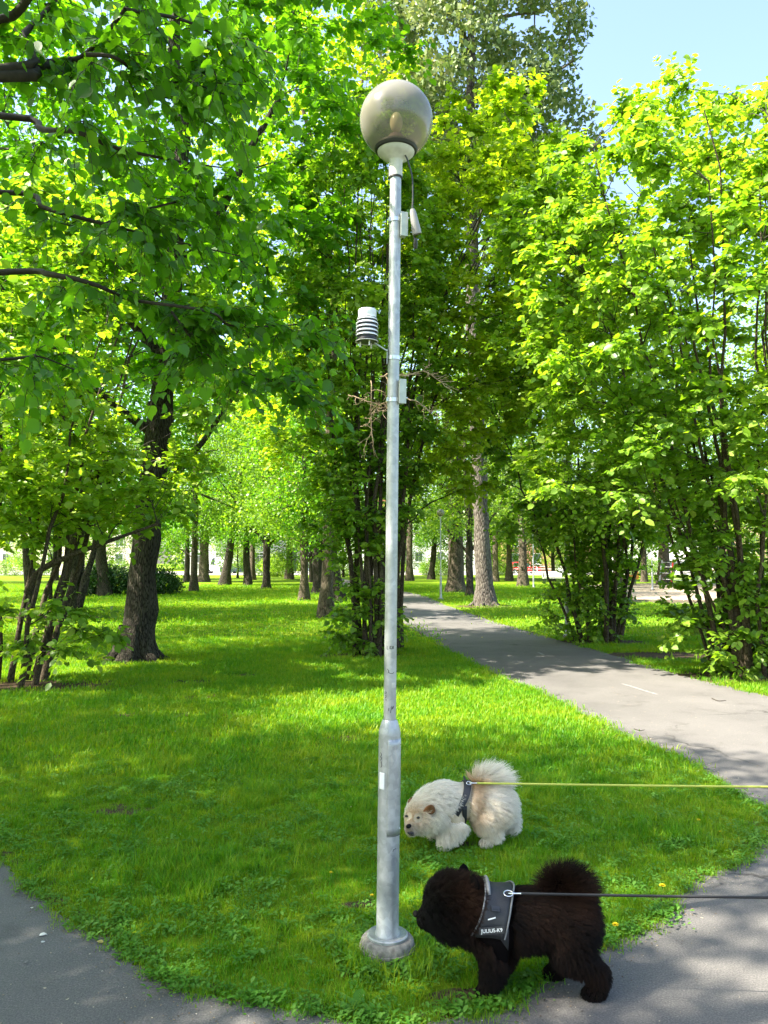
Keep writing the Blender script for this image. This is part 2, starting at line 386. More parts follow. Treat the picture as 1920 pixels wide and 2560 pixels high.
def grass_tuft(seed, n, rad, hmin, hmax, w, lean=0.5):
    rg = np.random.default_rng(seed)
    base = rg.normal(0, rad*0.5, (n, 2)); az = rg.uniform(0, 2*np.pi, n)
    h = rg.uniform(hmin, hmax, n); ln = rg.uniform(0.1, lean, n)*h
    dx, dy = np.cos(az), np.sin(az); sx, sy = -dy, dx
    V = np.zeros((n, 5, 3)); ww = w*rg.uniform(0.7, 1.3, n)
    for k, (t, wd) in enumerate(((0, 1.0), (0, -1.0), (0.55, 0.8), (0.55, -0.8), (1.0, 0))):
        off = ln*t*t
        V[:, k, 0] = base[:, 0]+dx*off+sx*ww*wd*0.5; V[:, k, 1] = base[:, 1]+dy*off+sy*ww*wd*0.5
        V[:, k, 2] = h*(t-0.12*(ln/h)*t*t)
    i0 = np.arange(n)[:, None]*5
    F3 = np.concatenate([i0+np.array([[0, 1, 3]]), i0+np.array([[0, 3, 2]]), i0+np.array([[2, 3, 4]])])
    tint = np.repeat(rg.uniform(0, 1, n), 5)
    return np_mesh('grass_tuft', V.reshape(-1, 3), F3, {'tint': tint})
def weed_tuft(seed, n, rad, size):
    """low rosette of small broad leaves, as clover and yarrow"""
    rg = np.random.default_rng(seed); V, F3, T = [], [], []
    for q in range(n):
        b0 = rg.normal(0, rad*0.5, 2); az = rg.uniform(0, 6.28); s = size*rg.uniform(0.6, 1.3); z = rg.uniform(0.012, 0.045); tl = rg.uniform(-0.2, 0.5)
        d = np.array([math.cos(az), math.sin(az)]); e = np.array([-d[1], d[0]])
        pts = [(0, 0, 0), (0.45, 0.32, 0.12), (0.85, 0.24, 0.10), (1.05, 0, 0.0), (0.85, -0.24, 0.10), (0.45, -0.32, 0.12)]
        o = len(V)
        for u, v_, w_ in pts: V.append((*(b0+s*(d*u+e*v_)), z+s*(w_+u*tl)))
        F3 += [(o, o+1, o+2), (o, o+2, o+3), (o, o+3, o+4), (o, o+4, o+5)]; T += [rg.uniform()]*6
    return np_mesh('weed_tuft', np.array(V), np.array(F3), {'tint': np.array(T)})
tuft_col = bpy.data.collections.new('grass_tufts')
def tuft_obj(me, mat, k):
    me.materials.append(mat); o = bpy.data.objects.new('tuft_%02d' % k, me); tuft_col.objects.link(o)
for k in range(4): tuft_obj(grass_tuft(10+k, 30, 0.075, 0.022, 0.062, 0.0042, 0.9), M['blade'], k)        # near, short
for k in range(2): tuft_obj(grass_tuft(20+k, 26, 0.06, 0.05, 0.12, 0.0045, 0.8), M['blade'], 4+k)          # near, long
for k in range(3): tuft_obj(weed_tuft(30+k, 20, 0.085, 0.021+.004*k), M['weed'], 6+k)                               # weeds
for k in range(3): tuft_obj(grass_tuft(40+k, 36, 0.20, 0.03, 0.075, 0.010, 0.8), M['blade'], 9+k)           # middle
for k in range(2): tuft_obj(grass_tuft(50+k, 36, 0.55, 0.04, 0.09, 0.026, 0.8), M['blade'], 12+k)           # far
rg = np.random.default_rng(5)
def scatter(n, y0, y1, wide=0.62):
    y = np.sqrt(rg.uniform(y0*y0, y1*y1, n)); x = rg.uniform(-1, 1, n)*(wide*y+0.35)
    k = ~inside(ASPHALT, x, y); x, y = x[k], y[k]
    return x, y
PX, PY, PI_, PS = [], [], [], []
def put(x, y, idx, sc): PX.append(x); PY.append(y); PI_.append(idx); PS.append(sc)
def patch(x, y, s, o):   # soft random field, so that grass and weeds come in drifts
    return np.array([mnoise.noise(Vector((a*s+o, b*s, o))) for a, b in zip(x, y)])
x, y = scatter(17000, 2.2, 7.5)
b_ = bare_at(x, y); k = rg.uniform(0, 1, len(x)) > b_*1.3; x, y = x[k], y[k]
fld = patch(x, y, 1.6, 3.1); d = edge_dist(e1, x, y)
ty = np.where(fld*.7+rg.normal(0, 0.45, len(x)) > 0.38, rg.integers(6, 9, len(x)), rg.integers(0, 4, len(x)))
lng = (patch(x, y, 1.1, 8.7)+rg.normal(0, 0.2, len(x)) > 0.28) & (d > 0.05)
ty = np.where(lng, rg.integers(4, 6, len(x)), ty)
put(x, y, ty, rg.uniform(0.5, 1.05, len(x))*np.clip(0.55+d*2.5, 0.55, 1.0))
SAND = np.array([G(*q)[:2] for q in ((1540, 1505), (1700, 1509), (1900, 1512), (2200, 1516), (2200, 1462), (1900, 1460), (1650, 1458), (1470, 1462), (1440, 1478))])
x, y = scatter(24000, 7.0, 19.0)
k = rg.uniform(0, 1, len(x)) > bare_at(x, y)*1.2; x, y = x[k], y[k]
put(x, y, rg.integers(9, 12, len(x)), rg.uniform(0.6, 1.2, len(x)))
x, y = scatter(15000, 18.0, 60.0)
k = (rg.uniform(0, 1, len(x)) > bare_at(x, y)*1.2) & ~inside(SAND, x, y); x, y = x[k], y[k]
put(x, y, rg.integers(12, 14, len(x)), rg.uniform(0.6, 1.2, len(x)))
# longer grass along the edge of the asphalt
q = e1[rg.integers(0, len(e1), 2600)]; q = q[(q[:, 1] > 2) & (q[:, 1] < 12) & (abs(q[:, 0]) < 0.7*q[:, 1]+0.5)]
q = q+rg.normal(0, 0.035, q.shape); k = ~inside(ASPHALT, q[:, 0], q[:, 1]) | (rg.uniform(0, 1, len(q)) < 0.12); q = q[k]
put(q[:, 0], q[:, 1], np.where(rg.uniform(0, 1, len(q)) < 0.4, rg.integers(6, 9, len(q)), rg.integers(0, 4, len(q))), rg.uniform(0.5, 1.0, len(q)))
# a ring of longer grass round the lamp's footing
LAMP = G(968, 2385); LAMP[2] = 0
t_ = rg.uniform(0, 6.28, 240); r_ = rg.uniform(0.15, 0.27, 240)
put(LAMP[0]+r_*np.cos(t_), LAMP[1]+r_*np.sin(t_), rg.integers(4, 9, 240), rg.uniform(0.5, 0.95, 240))
PX, PY, PI_, PS = map(np.concatenate, (PX, PY, PI_, PS))
k = (PX-LAMP[0])**2+(PY-LAMP[1])**2 > 0.145**2; PX, PY, PI_, PS = PX[k], PY[k], PI_[k], PS[k]
gm = bpy.data.meshes.new('grass'); gm.vertices.add(len(PX)); gm.vertices.foreach_set('co', np.c_[PX, PY, np.zeros(len(PX))].astype(np.float32).ravel())
a = gm.attributes.new('idx', 'INT', 'POINT'); a.data.foreach_set('value', PI_.astype(np.int32))
a = gm.attributes.new('scl', 'FLOAT', 'POINT'); a.data.foreach_set('value', PS.astype(np.float32))
a = gm.attributes.new('rot', 'FLOAT_VECTOR', 'POINT'); a.data.foreach_set('vector', np.c_[rg.normal(0, 0.12, (len(PX), 2)), rg.uniform(0, 6.28, len(PX))].astype(np.float32).ravel())
ng = bpy.data.node_groups.new('grass_scatter', 'GeometryNodeTree')
ng.interface.new_socket('Geometry', in_out='INPUT', socket_type='NodeSocketGeometry')
ng.interface.new_socket('Geometry', in_out='OUTPUT', socket_type='NodeSocketGeometry')
N = ng.nodes; gi, go = N.new('NodeGroupInput'), N.new('NodeGroupOutput')
ci = N.new('GeometryNodeCollectionInfo'); ci.inputs['Collection'].default_value = tuft_col; ci.inputs['Separate Children'].default_value = True
ip = N.new('GeometryNodeInstanceOnPoints'); ip.inputs['Pick Instance'].default_value = True
def named(nm, ty):
    n = N.new('GeometryNodeInputNamedAttribute'); n.data_type = ty; n.inputs['Name'].default_value = nm; return [o for o in n.outputs if o.enabled][0]
er = N.new('FunctionNodeEulerToRotation'); ng.links.new(named('rot', 'FLOAT_VECTOR'), er.inputs[0])
ng.links.new(gi.outputs[0], ip.inputs['Points']); ng.links.new(ci.outputs[0], ip.inputs['Instance'])
ng.links.new(named('idx', 'INT'), ip.inputs['Instance Index']); ng.links.new(er.outputs[0], ip.inputs['Rotation'])
ng.links.new(named('scl', 'FLOAT'), ip.inputs['Scale']); ng.links.new(ip.outputs[0], go.inputs[0])
grass = link('grass', gm); md = grass.modifiers.new('scatter', 'NODES'); md.node_group = ng
tag(grass, 'short green lawn grass with clover and weeds', 'grass', kind='stuff')

# grit, bud scales and dry bits gathered along the edges of the asphalt
def debris():
    r2 = np.random.default_rng(9); q = np.vstack([e1[r2.integers(0, len(e1), 5200)]+r2.normal(0, .11, (5200, 2)), e2[r2.integers(0, len(e2), 900)]+r2.normal(0, .15, (900, 2))])
    y = np.sqrt(r2.uniform(2.0**2, 16**2, 1500)); q = np.vstack([q, np.c_[r2.uniform(-.6, .6, 1500)*y, y]])
    y = np.sqrt(r2.uniform(2.0**2, 14**2, 900)); lw = np.c_[r2.uniform(-.55, .4, 900)*y, y]; lw = lw[~inside(ASPHALT, lw[:, 0], lw[:, 1])]
    q = q[inside(ASPHALT, q[:, 0], q[:, 1]) & (q[:, 1] > 1.8) & (q[:, 1] < 20)]; nl = len(lw); q = np.vstack([q, lw]); n = len(q); zz = np.r_[np.zeros(n-nl), r2.uniform(.012, .03, nl)]
    az = r2.uniform(0, 6.28, n); ln = r2.uniform(.003, .012, n)*np.clip(q[:, 1]/4, 1, 2.2); wd = ln*r2.uniform(.25, .8, n); d = np.c_[np.cos(az), np.sin(az)]; e = np.c_[-d[:, 1], d[:, 0]]
    V = np.zeros((n, 4, 3)); 
    for k, (a, b) in enumerate(((-.5, 0), (0, .5), (.5, 0), (0, -.5))): V[:, k, :2] = q+d*(a*ln)[:, None]+e*(b*wd)[:, None]; V[:, k, 2] = .010+zz+r2.uniform(0, .004, n)
    o = link('path_debris', np_mesh('path_debris', V.reshape(-1, 3), np.arange(n*4).reshape(-1, 4), {'tint': np.repeat(r2.uniform(0, 1, n), 4)}))
    m, nt, bs = new_mat('dry_debris'); at = nt.nodes.new('ShaderNodeAttribute'); at.attribute_name = 'tint'
    r = ramp(nt, [(0, (.05, .035, .02)), (.5, (.16, .11, .06)), (.85, (.30, .22, .12)), (1, (.45, .42, .36))]); nt.links.new(at.outputs['Fac'], r.inputs[0]); nt.links.new(r.outputs[0], bs.inputs['Base Color']); bs.inputs['Roughness'].default_value = .9
    o.data.materials.append(m); tag(o, 'dry bud scales and grit scattered on the path and lawn', 'debris', kind='stuff')
debris()
# ------------------------------------------------------------------ trees
T_HEX = (np.array([(0, 0, 0), (.30, .37, .05), (.72, .33, .03), (1.06, 0, -.10), (.72, -.33, .03), (.30, -.37, .05)]), np.array([(0, 1, 2, 3), (0, 3, 4, 5)]))
T_QUAD = (np.array([(0, 0, 0), (.48, .38, .06), (1.0, 0, -.05), (.48, -.38, .06)]), np.array([(0, 1, 2, 3)]))
T_NEEDLE = (np.array([(0, 0, 0), (.5, .16, .05), (1.0, 0, 0), (.5, -.16, .05)]), np.array([(0, 1, 2, 3)]))
_o = [(0.02, 0.05), (0.06, .26), (.20, .40), (.36, .43), (.46, .47), (.60, .40), (.72, .36), (.80, .22), (.93, .14)]
_near = np.array([(0, 0, 0), (.33, 0, -.02), (.66, 0, -.04), (1.10, 0, -.13)] + [(u, v, .10*abs(v)/.45-.02*u) for u, v in _o] + [(u, -v, .10*abs(v)/.45-.02*u) for u, v in _o])
def _fan(o, flip):
    L = [0]+[o+i for i in range(9)]+[3]; f = []
    mid = [0, 0, 0, 1, 1, 1, 2, 2, 2, 3]
    for a_, b_, m_ in zip(L[:-1], L[1:], [1, 1, 1, 1, 1, 2, 2, 2, 2, 2]): f.append((m_, a_, b_))
    f += [(1, L[5], 2)] 
    return [t[::-1] if flip else t for t in f]
T_NEAR = (_near, np.array(_fan(4, False)+_fan(13, True)))
def leaf_mesh(name, base, axis, nrm, size, tmpl, tint):
    side = unit(np.cross(nrm, axis)); n2 = np.cross(axis, side)
    t, f = tmpl
    V = base[:, None, :]+size[:, None, None]*(t[None, :, 0:1]*axis[:, None, :]+t[None, :, 1:2]*side[:, None, :]+t[None, :, 2:3]*n2[:, None, :])
    F = f[None]+np.arange(len(base))[:, None, None]*len(t)
    return np_mesh(name, V.reshape(-1, 3), F.reshape(-1, f.shape[1]), {'tint': np.repeat(tint, len(t))})
def stem_path(rg, p0, p1, r0, r1, n=10, wob=0.12, flare=0.0, bend=None):
    t = np.linspace(0, 1, n)[:, None]; p0, p1 = np.array(p0, float), np.array(p1, float)
    pts = p0+(p1-p0)*t
    if bend is not None: pts += np.array(bend)[None]*(np.sin(np.pi*t))
    w = np.cumsum(rg.normal(0, 1, (n, 3)), 0); w -= t*w[-1]; w[:, 2] *= 0.2
    pts += w*wob*np.minimum(1, t*4)
    rad = r0+(r1-r0)*t[:, 0]**0.85
    rad *= 1+rg.normal(0, .035, n)
    if flare:
        z = pts[:, 2]-pts[0, 2]; rad = rad*(1+flare*np.exp(-z/(r0*0.9)))
    return pts, rad
def sample_env(rg, envs, mind=0.0):
    out = []
    for (c, r, n, shell) in envs:
        c, r = np.array(c, float), np.array(r, float)
        d = unit(rg.normal(0, 1, (n, 3))); q = rg.uniform(0, 1, n)**(1/3.0); q = shell*np.maximum(q, 0.55+0.45*rg.uniform(0, 1, n))+(1-shell)*q
        out.append(c+d*r*q[:, None])
    p = np.concatenate(out)
    if mind:
        keep = []
        for k in range(len(p)):
            if not keep or (((p[keep]-p[k])**2).sum(1) > mind*mind).all(): keep.append(k)
        p = p[keep]
    return p
def grow_branches(rg, stems, clumps, lift=0.35, rmul=1.0):
    S = np.concatenate([s[0][1:] for s in stems]); R = np.concatenate([s[1][1:] for s in stems])
    d0 = np.sqrt(((clumps[:, None, :]-S[None])**2).sum(-1)).min(1)
    paths = []; tipdir = np.zeros_like(clumps)
    for k in np.argsort(d0):
        c = clumps[k]; dv = c-S; dd = np.sqrt((dv**2).sum(1)); hz = np.hypot(dv[:, 0], dv[:, 1])
        cost = dd+np.maximum(0, lift*hz-dv[:, 2])*1.5+np.where(R < 0.006, 3, 0)
        a_ = int(np.argmin(cost)); s = S[a_]; L = dd[a_]+1e-3
        n = 7 if L > 0.8 else 5; t = np.linspace(0, 1, n)[:, None]
        mid = (s+c)/2+np.array([0, 0, 0.10*L])+rg.normal(0, 0.07*L, 3)
        pts = (1-t)**2*s+2*t*(1-t)*mid+t*t*c
        pts[1:-1] += rg.normal(0, 0.018*L, (n-2, 3))
        r0 = min(R[a_]*0.72, (0.007+0.013*L)*rmul); rad = r0+(max(0.0035, r0*0.30)-r0)*t[:, 0]
        paths.append((pts, rad)); S = np.vstack([S, pts[2:]]); R = np.r_[R, rad[2:]]
        tipdir[k] = unit(pts[-1]-pts[-3])
    return paths, tipdir
def leaves_on_twigs(rg, clumps, tipdir, ntw, nlf, tlen, size, droop=0.25, flat=0.75, ctr=None):
    n = len(clumps); c = np.repeat(clumps, ntw, 0); td = np.repeat(tipdir, ntw, 0)
    d = unit(td*0.7+rg.normal(0, 0.75, (len(c), 3))*np.array([1, 1, 0.6])+np.array([0, 0, -0.05]))
    L = tlen*rg.uniform(0.5, 1.15, len(c))
    t = np.linspace(0, 1, 5)
    tw = c[:, None, :]+d[:, None, :]*(L[:, None]*t)[:, :, None]
    tw[:, :, 2] -= droop*L[:, None]*(t**2)[None]
    tw[:, 1:-1] += rg.normal(0, 0.02, tw[:, 1:-1].shape)*L[:, None, None]
    # leaves alternate left and right along the twig
    s = (np.arange(nlf)+0.6)/nlf; idx = s*4; i0 = np.minimum(idx.astype(int), 3); fr = idx-i0
    base = tw[:, i0]*(1-fr)[None, :, None]+tw[:, i0+1]*fr[None, :, None]
    tan = unit(tw[:, i0+1]-tw[:, i0])
    up = np.array([0, 0, 1.0]); sd = unit(np.cross(tan, up)); sgn = np.where(np.arange(nlf) % 2 == 0, 1.0, -1.0)[None, :, None]
    m = base.shape[0]*nlf
    axis = unit(tan*0.55+sd*sgn*0.9+rg.normal(0, 0.28, base.shape)+np.array([0, 0, -droop])).reshape(-1, 3)
    nr = unit(np.array([0, 0, 1.0])*flat+rg.normal(0, 0.42, (m, 3)))
    nr = unit(nr-axis*(nr*axis).sum(1, keepdims=True))
    sz = size*np.clip(rg.lognormal(-.08, .32, m), .35, 1.5)
    return base.reshape(-1, 3), axis, nr, sz, tw
def tint_of(rg, base, n, young=0.0):
    ph = rg.uniform(0, 50, 3); f = 0.5+0.28*np.sin(base[:, 0]*0.9+ph[0]+1.3*np.sin(base[:, 2]*0.7+ph[1]))*np.sin(base[:, 1]*0.8+base[:, 2]*0.6+ph[2])
    return np.clip(f+rg.normal(0, 0.2, n)+young, 0, 1)
def tree(name, label, cat, base, stems, envs, seed, leafmat, barkmat, size=0.1, ntw=10, nlf=10, tlen=0.6, tmpl=T_HEX, mind=0.35, group=None,
         extra_paths=None, extra_clumps=None, sides=8, droop=0.25, young=0.0, twigs=True, lift=0.35, far=False, rmul=1.0, flat=0.75, trunk_sides=14, keepfn=None, singles=0):
    rg = np.random.default_rng(seed)
    root = empty(name, (base[0], base[1], 0)); tag(root, label, cat, group)
    clumps = sample_env(rg, envs, mind)
    if keepfn is not None: clumps = clumps[keepfn(clumps+np.array([base[0], base[1], 0]))]
    br, tip = grow_branches(rg, stems, clumps, lift, rmul)
    V, F = tubes(stems, trunk_sides)
    # gnarled surface
    nz = np.array([mnoise.noise(Vector((v[0]*5+seed, v[1]*5, v[2]*1.6)))+0.5*mnoise.noise(Vector((v[0]*13, v[1]*13+seed, v[2]*4))) for v in V])
    ctr = np.repeat(np.concatenate([s[0] for s in stems]), trunk_sides, 0); V = V+(V-ctr)*(nz*0.22)[:, None]
    link('trunk', np_mesh('trunk', V, F, smooth=True), M[barkmat], root)
    if extra_paths: br = br+extra_paths
    Vb, Fb = tubes(br, 5)
    link('branches', np_mesh('branches', Vb, Fb, smooth=True), M[barkmat if far else 'twig'], root)['kind'] = 'stuff'
    if extra_clumps is not None:
        clumps = np.vstack([clumps, extra_clumps[0]]); tip = np.vstack([tip, extra_clumps[1]])
    if far:
        m = len(clumps)*nlf*ntw; c = np.repeat(clumps, nlf*ntw, 0)
        d = unit(rg.normal(0, 1, (m, 3))); q = rg.uniform(0, 1, m)**0.5
        b0 = c+d*(q*tlen)[:, None]*np.array([1.15, 1.15, 0.75])
        ax = unit(d*0.5+rg.normal(0, .6, (m, 3))+np.array([0, 0, -droop])); nr = unit(np.array([0, 0, flat])+d*0.45+rg.normal(0, .45, (m, 3)))
        nr = unit(nr-ax*(nr*ax).sum(1, keepdims=True)); sz = size*rg.uniform(.55, 1.25, m)
    else:
        b0, ax, nr, sz, tw = leaves_on_twigs(rg, clumps, tip, ntw, nlf, tlen, size, droop, flat)
        if twigs:
            r_ = np.linspace(0.0032, 0.0012, 5)
            Vt, Ft = tubes([(w, r_) for w in tw], 3)
            o = link('twigs', np_mesh('twigs', Vt, Ft, smooth=True), M['twig'], root); o['kind'] = 'stuff'
    tint = tint_of(rg, b0, len(b0), young)
    if singles:
        # the leaves nearest the viewer are objects of their own
        w = b0+np.array([base[0], base[1], 0]); u = w[:, 0]/np.maximum(w[:, 1], .1); v = (w[:, 2]-CAMH)/np.maximum(w[:, 1], .1)
        seen = (w[:, 1] > 1) & (abs(u) < 0.5) & (v > -0.5) & (v < 0.75)
        order = np.argsort(np.where(seen, np.linalg.norm(w-np.array([0, 0, CAMH]), axis=1)/sz, 1e9))[:singles]
        protos = []
        for k in range(8):
            me = leaf_mesh('leaf', np.zeros((1, 3)), np.array([[1.0, 0, 0]]), np.array([[0, 0, 1.0]]), np.array([1.0]), tmpl, np.array([k/7.0]))
            rr = np.random.default_rng(k); co = np.zeros(len(me.vertices)*3, np.float32); me.vertices.foreach_get('co', co); co = co.reshape(-1, 3)
            co[:, 1] *= rr.uniform(0.85, 1.15); co[:, 2] -= rr.uniform(0, 0.12)*co[:, 0]**2; me.vertices.foreach_set('co', co.ravel())
            me.materials.append(M[leafmat]); protos.append(me)
        for k in order:
            o = bpy.data.objects.new('leaf', protos[int(tint[k]*7.99)]); COL.objects.link(o); o.parent = root
            sd = np.cross(nr[k], ax[k]); s_ = float(sz[k])
            o.matrix_local = Matrix(((ax[k][0]*s_, sd[0]*s_, nr[k][0]*s_, b0[k][0]), (ax[k][1]*s_, sd[1]*s_, nr[k][1]*s_, b0[k][1]), (ax[k][2]*s_, sd[2]*s_, nr[k][2]*s_, b0[k][2]), (0, 0, 0, 1)))
        mk = np.ones(len(b0), bool); mk[order] = False
        b0, ax, nr, sz, tint = b0[mk], ax[mk], nr[mk], sz[mk], tint[mk]
    o = link('crown', leaf_mesh('crown', b0, ax, nr, sz, tmpl, tint), M[leafmat], root); o['kind'] = 'stuff'
    return root

# the big dark-barked tree at the left
ba = G(336, 1650); rg = np.random.default_rng(101)
st = [stem_path(rg, (0, 0, -0.05), (0.35, 0.2, 5.0), .285, .235, 16, .016, .6), ]
st.append(stem_path(rg, st[0][0][-2], (0.75, 0.1, 10.5), .235, .14, 12, .03)); st.append(stem_path(rg, (0.72, .1, 10.2), (0.3, 0.5, 18.0), .15, .05, 10, .08))
st.append(stem_path(rg, st[1][0][5], (2.6, 0.6, 11.5), .13, .05, 9, .04, bend=(0, 0, -.4)))
st.append(stem_path(rg, st[1][0][2], (-2.6, -0.4, 10.5), .13, .05, 9, .04, bend=(0, 0, -.3)))
st.append(stem_path(rg, st[0][0][9], (2.3, -0.9, 5.4), .09, .03, 8, .03, bend=(0, 0, -.25)))
st.append(stem_path(rg, st[0][0][-3], (-2.5, -1.0, 7.2), .10, .03, 8, .03, bend=(0, 0, -.25)))
# root flare
for k in range(7):
    an = k*0.9+0.3; st.append((np.array([(math.cos(an)*.14, math.sin(an)*.14, .6), (math.cos(an)*.34, math.sin(an)*.34, .14), (math.cos(an)*.54, math.sin(an)*.54, .0), (math.cos(an)*.9, math.sin(an)*.9, -.07)]), np.array([.19, .13, .08, .03])*(.8+.5*math.sin(k*2.3)**2)))
tree('broad_tree', 'big dark-barked tree with flared roots on the left lawn', 'tree', ba, st,
     [((0.3, 0, 13), (5.0, 4.5, 6.0), 360, .5), ((0.4, -0.2, 7.6), (3.6, 3.0, 2.4), 110, .4)], 11, 'leaf_lime', 'bark_dark', .14, 10, 10, .8, T_HEX, .55, trunk_sides=22)

def clump_stems(rg, n, foot, spread, h, r, lean=(0, 0), hv=0.2, arch=.12):
    S = []
    for k in range(n):
        an = rg.uniform(0, 6.28); q = rg.uniform(.2, 1)**.5
        p0 = (math.cos(an)*foot*q, math.sin(an)*foot*q, -0.04); hh = h*rg.uniform(1-hv*2, 1)
        p1 = (math.cos(an)*spread*q*rg.uniform(.6, 1.2)+lean[0], math.sin(an)*spread*q*rg.uniform(.6, 1.2)+lean[1], hh)
        S.append(stem_path(rg, p0, p1, r*rg.uniform(.55, 1.2), r*.16, 12, .06, .25, bend=(-arch*lean[0], -arch*lean[1], .0)))
    return S
def off_trunk(w):
    u = w[:, 0]/w[:, 1]*FPX+960; return ~((u > 295) & (u < 420) & (w[:, 2] < 6.5) & (w[:, 2] > 3.2))
# left hazel at the frame's edge
rg = np.random.default_rng(102); bb = G(20, 1712)
st = clump_stems(rg, 13, .55, 2.0, 7.5, .055, (0.7, 0.2))
st.append((smooth_path([(0.25, 0, 1.4), (0.5, -.1, 1.75), (1.2, -.2, 2.05), (2.3, -.2, 2.45)], 10), np.linspace(.06, .02, 10)))
tree('hazel_shrub', 'multi-stemmed hazel at the left edge with a bent side branch', 'shrub', bb, st,
     [((0.6, .3, 5.2), (2.7, 2.4, 3.0), 280, .4), ((1.5, 0, 3.2), (1.6, 1.0, 1.0), 40, .2), ((0.7, -.2, .9), (0.8, .6, .6), 9, .3), ((.6, 0, 2.7), (1.3, .9, .5), 12, .3)], 12, 'leaf_hazel', 'bark_hazel', .105, 12, 9, .55, T_HEX, .3, group='hazel shrubs in the park', keepfn=off_trunk)
# dark group of stems behind it
rg = np.random.default_rng(103); bc = G(125, 1545)
st = clump_stems(rg, 9, 1.0, 2.6, 9, .15, (0.3, 0))
tree('thicket_tree', 'dark group of leaning trunks behind the left hazel', 'tree', bc, st,
     [((0, 0, 8), (5, 4, 5), 260, .5), ((0.8, 0, 3.6), (3.6, 2.5, 1.1), 50, .2)], 13, 'leaf_lime', 'bark_dark', .14, 10, 9, .8, T_HEX, .55)
# the clump behind the lamp
rg = np.random.default_rng(104); bu = G(926, 1637)
st = clump_stems(rg, 18, .36, 1.2, 11.5, .05, (0, 0.2), .15)
tree('hazel_shrub', 'tall clump of straight stems right behind the globe lamp', 'shrub', bu, st,
     [((-0.1, .3, 7.4), (1.8, 1.9, 4.8), 310, .4), ((-.2, 0, 3.2), (1.0, .9, 1.6), 80, .4), ((-.1, -.2, .8), (.6, .5, .6), 26, .4)], 14, 'leaf_hazel', 'bark_hazel', .10, 12, 10, .52, T_HEX, .3, group='hazel shrubs in the park')
# the one leaning right out of it, with yellow-green young leaves
rg = np.random.default_rng(105); bv = np.array([0.12, 16.6, 0])
st = clump_stems(rg, 9, .25, 1.2, 11.2, .05, (2.3, .4), .12, .38)
tree('maple_tree', 'yellow-green young maple leaning right behind the lamp pole', 'tree', bv, st,
     [((2.3, .4, 8.6), (2.3, 2.0, 4.1), 330, .4), ((1.3, .3, 4.6), (1.3, 1.3, 1.4), 40, .3)], 15, 'leaf_maple', 'bark_hazel', .11, 12, 10, .55, T_HEX, .32, young=.12)
# tall maple behind, left of the lamp
rg = np.random.default_rng(106); bw = np.array([-1.9, 25.5, 0])
st = [stem_path(rg, (0, 0, 0), (0.2, 0, 11), .22, .15, 12, .03, .5), stem_path(rg, (0.2, 0, 10.8), (-1.2, 0, 21), .13, .04, 10, .1), stem_path(rg, (0.2, 0, 10.8), (1.3, .4, 20.5), .12, .04, 10, .1)]
tree('maple_tree', 'tall yellow-green maple rising behind the lamp on its left', 'tree', bw, st,
     [((-0.3, 0, 14.5), (3.8, 3.3, 7.6), 380, .5), ((0.2, 0, 6.8), (3.0, 2.5, 2.2), 70, .4)], 16, 'leaf_maple', 'bark_grey', .14, 10, 9, .85, T_HEX, .55, young=.05)
# right-hand hazels
rg = np.random.default_rng(107); br1 = G(1493, 1603)
st = clump_stems(rg, 17, .55, 2.2, 9.2, .05, (-.1, 0), .2)
tree('hazel_shrub', 'hazel clump beside the path with a lamp post inside it', 'shrub', br1, st,
     [((-.1, 0, 6.1), (2.9, 2.6, 4.2), 340, .4), ((0, 0, 2.9), (2.2, 1.6, .9), 70, .2), ((-.1, -.1, .9), (.95, .8, .8), 66, .4), ((0, 0, 1.9), (.9, .8, .6), 30, .4)], 17, 'leaf_hazel', 'bark_hazel', .098, 14, 10, .56, T_HEX, .31, group='hazel shrubs in the park')
rg = np.random.default_rng(108); br2 = G(1868, 1680)
st = clump_stems(rg, 18, .6, 2.5, 8.7, .056, (-.9, -.6), .15)
st.append((smooth_path([(-.1, -.2, 0), (-.9, -.5, 1.5), (-1.4, -.6, 2.9)], 8), np.linspace(.03, .012, 8)))
tree('hazel_shrub', 'large sunlit hazel at the right edge of the path', 'shrub', br2, st,
     [((-.8, -.6, 6.4), (3.5, 2.8, 3.5), 450, .5), ((-1.2, -.6, 3.5), (2.5, 2.0, 1.0), 70, .3), ((-.2, -.2, 1.0), (1.0, .9, .9), 75, .4), ((-.3, -.3, 2.2), (1.2, 1.0, .8), 40, .3), ((.9, 0, 8.9), (1.8, 1.9, 1.7), 44, .4)], 18, 'leaf_hazel', 'bark_hazel', .10, 14, 10, .56, T_HEX, .31, group='hazel shrubs in the park', young=.08)
# the pine
rg = np.random.default_rng(109); bp = G(1212, 1514)
st = [stem_path(rg, (0, 0, -.05), (-.5, 0, 17), .36, .26, 20, .03, .45), stem_path(rg, (-.5, 0, 16.8), (-.4, 0, 32), .26, .06, 12, .1)]
for k in range(6):
    an = k*1.05+.2; st.append((np.array([(math.cos(an)*.18, math.sin(an)*.18, .6), (math.cos(an)*.38, math.sin(an)*.38, .13), (math.cos(an)*.8, math.sin(an)*.8, -.06)]), np.array([.2, .12, .04])*(.8+.5*math.sin(k*2.3)**2)))
for k in range(9):
    z = 12+k*1.7; an = k*2.4; st.append(stem_path(rg, (-.4, 0, z), (-.4+math.cos(an)*4.6, math.sin(an)*4.4, z+1.6), .10, .04, 7, .12))
tree('pine_tree', 'tall grey-barked pine towering behind the maples', 'tree', bp, st,
     [((-.4, 0, 25.0), (5.0, 4.8, 7.5), 300, .6), ((1.6, 0, 18.5), (3.6, 3.4, 3.4), 60, .6)], 19, 'needle', 'bark_pine', .26, 10, 14, .75, T_QUAD, .75, far=True, droop=-.1, flat=.3, rmul=1.5, trunk_sides=20)

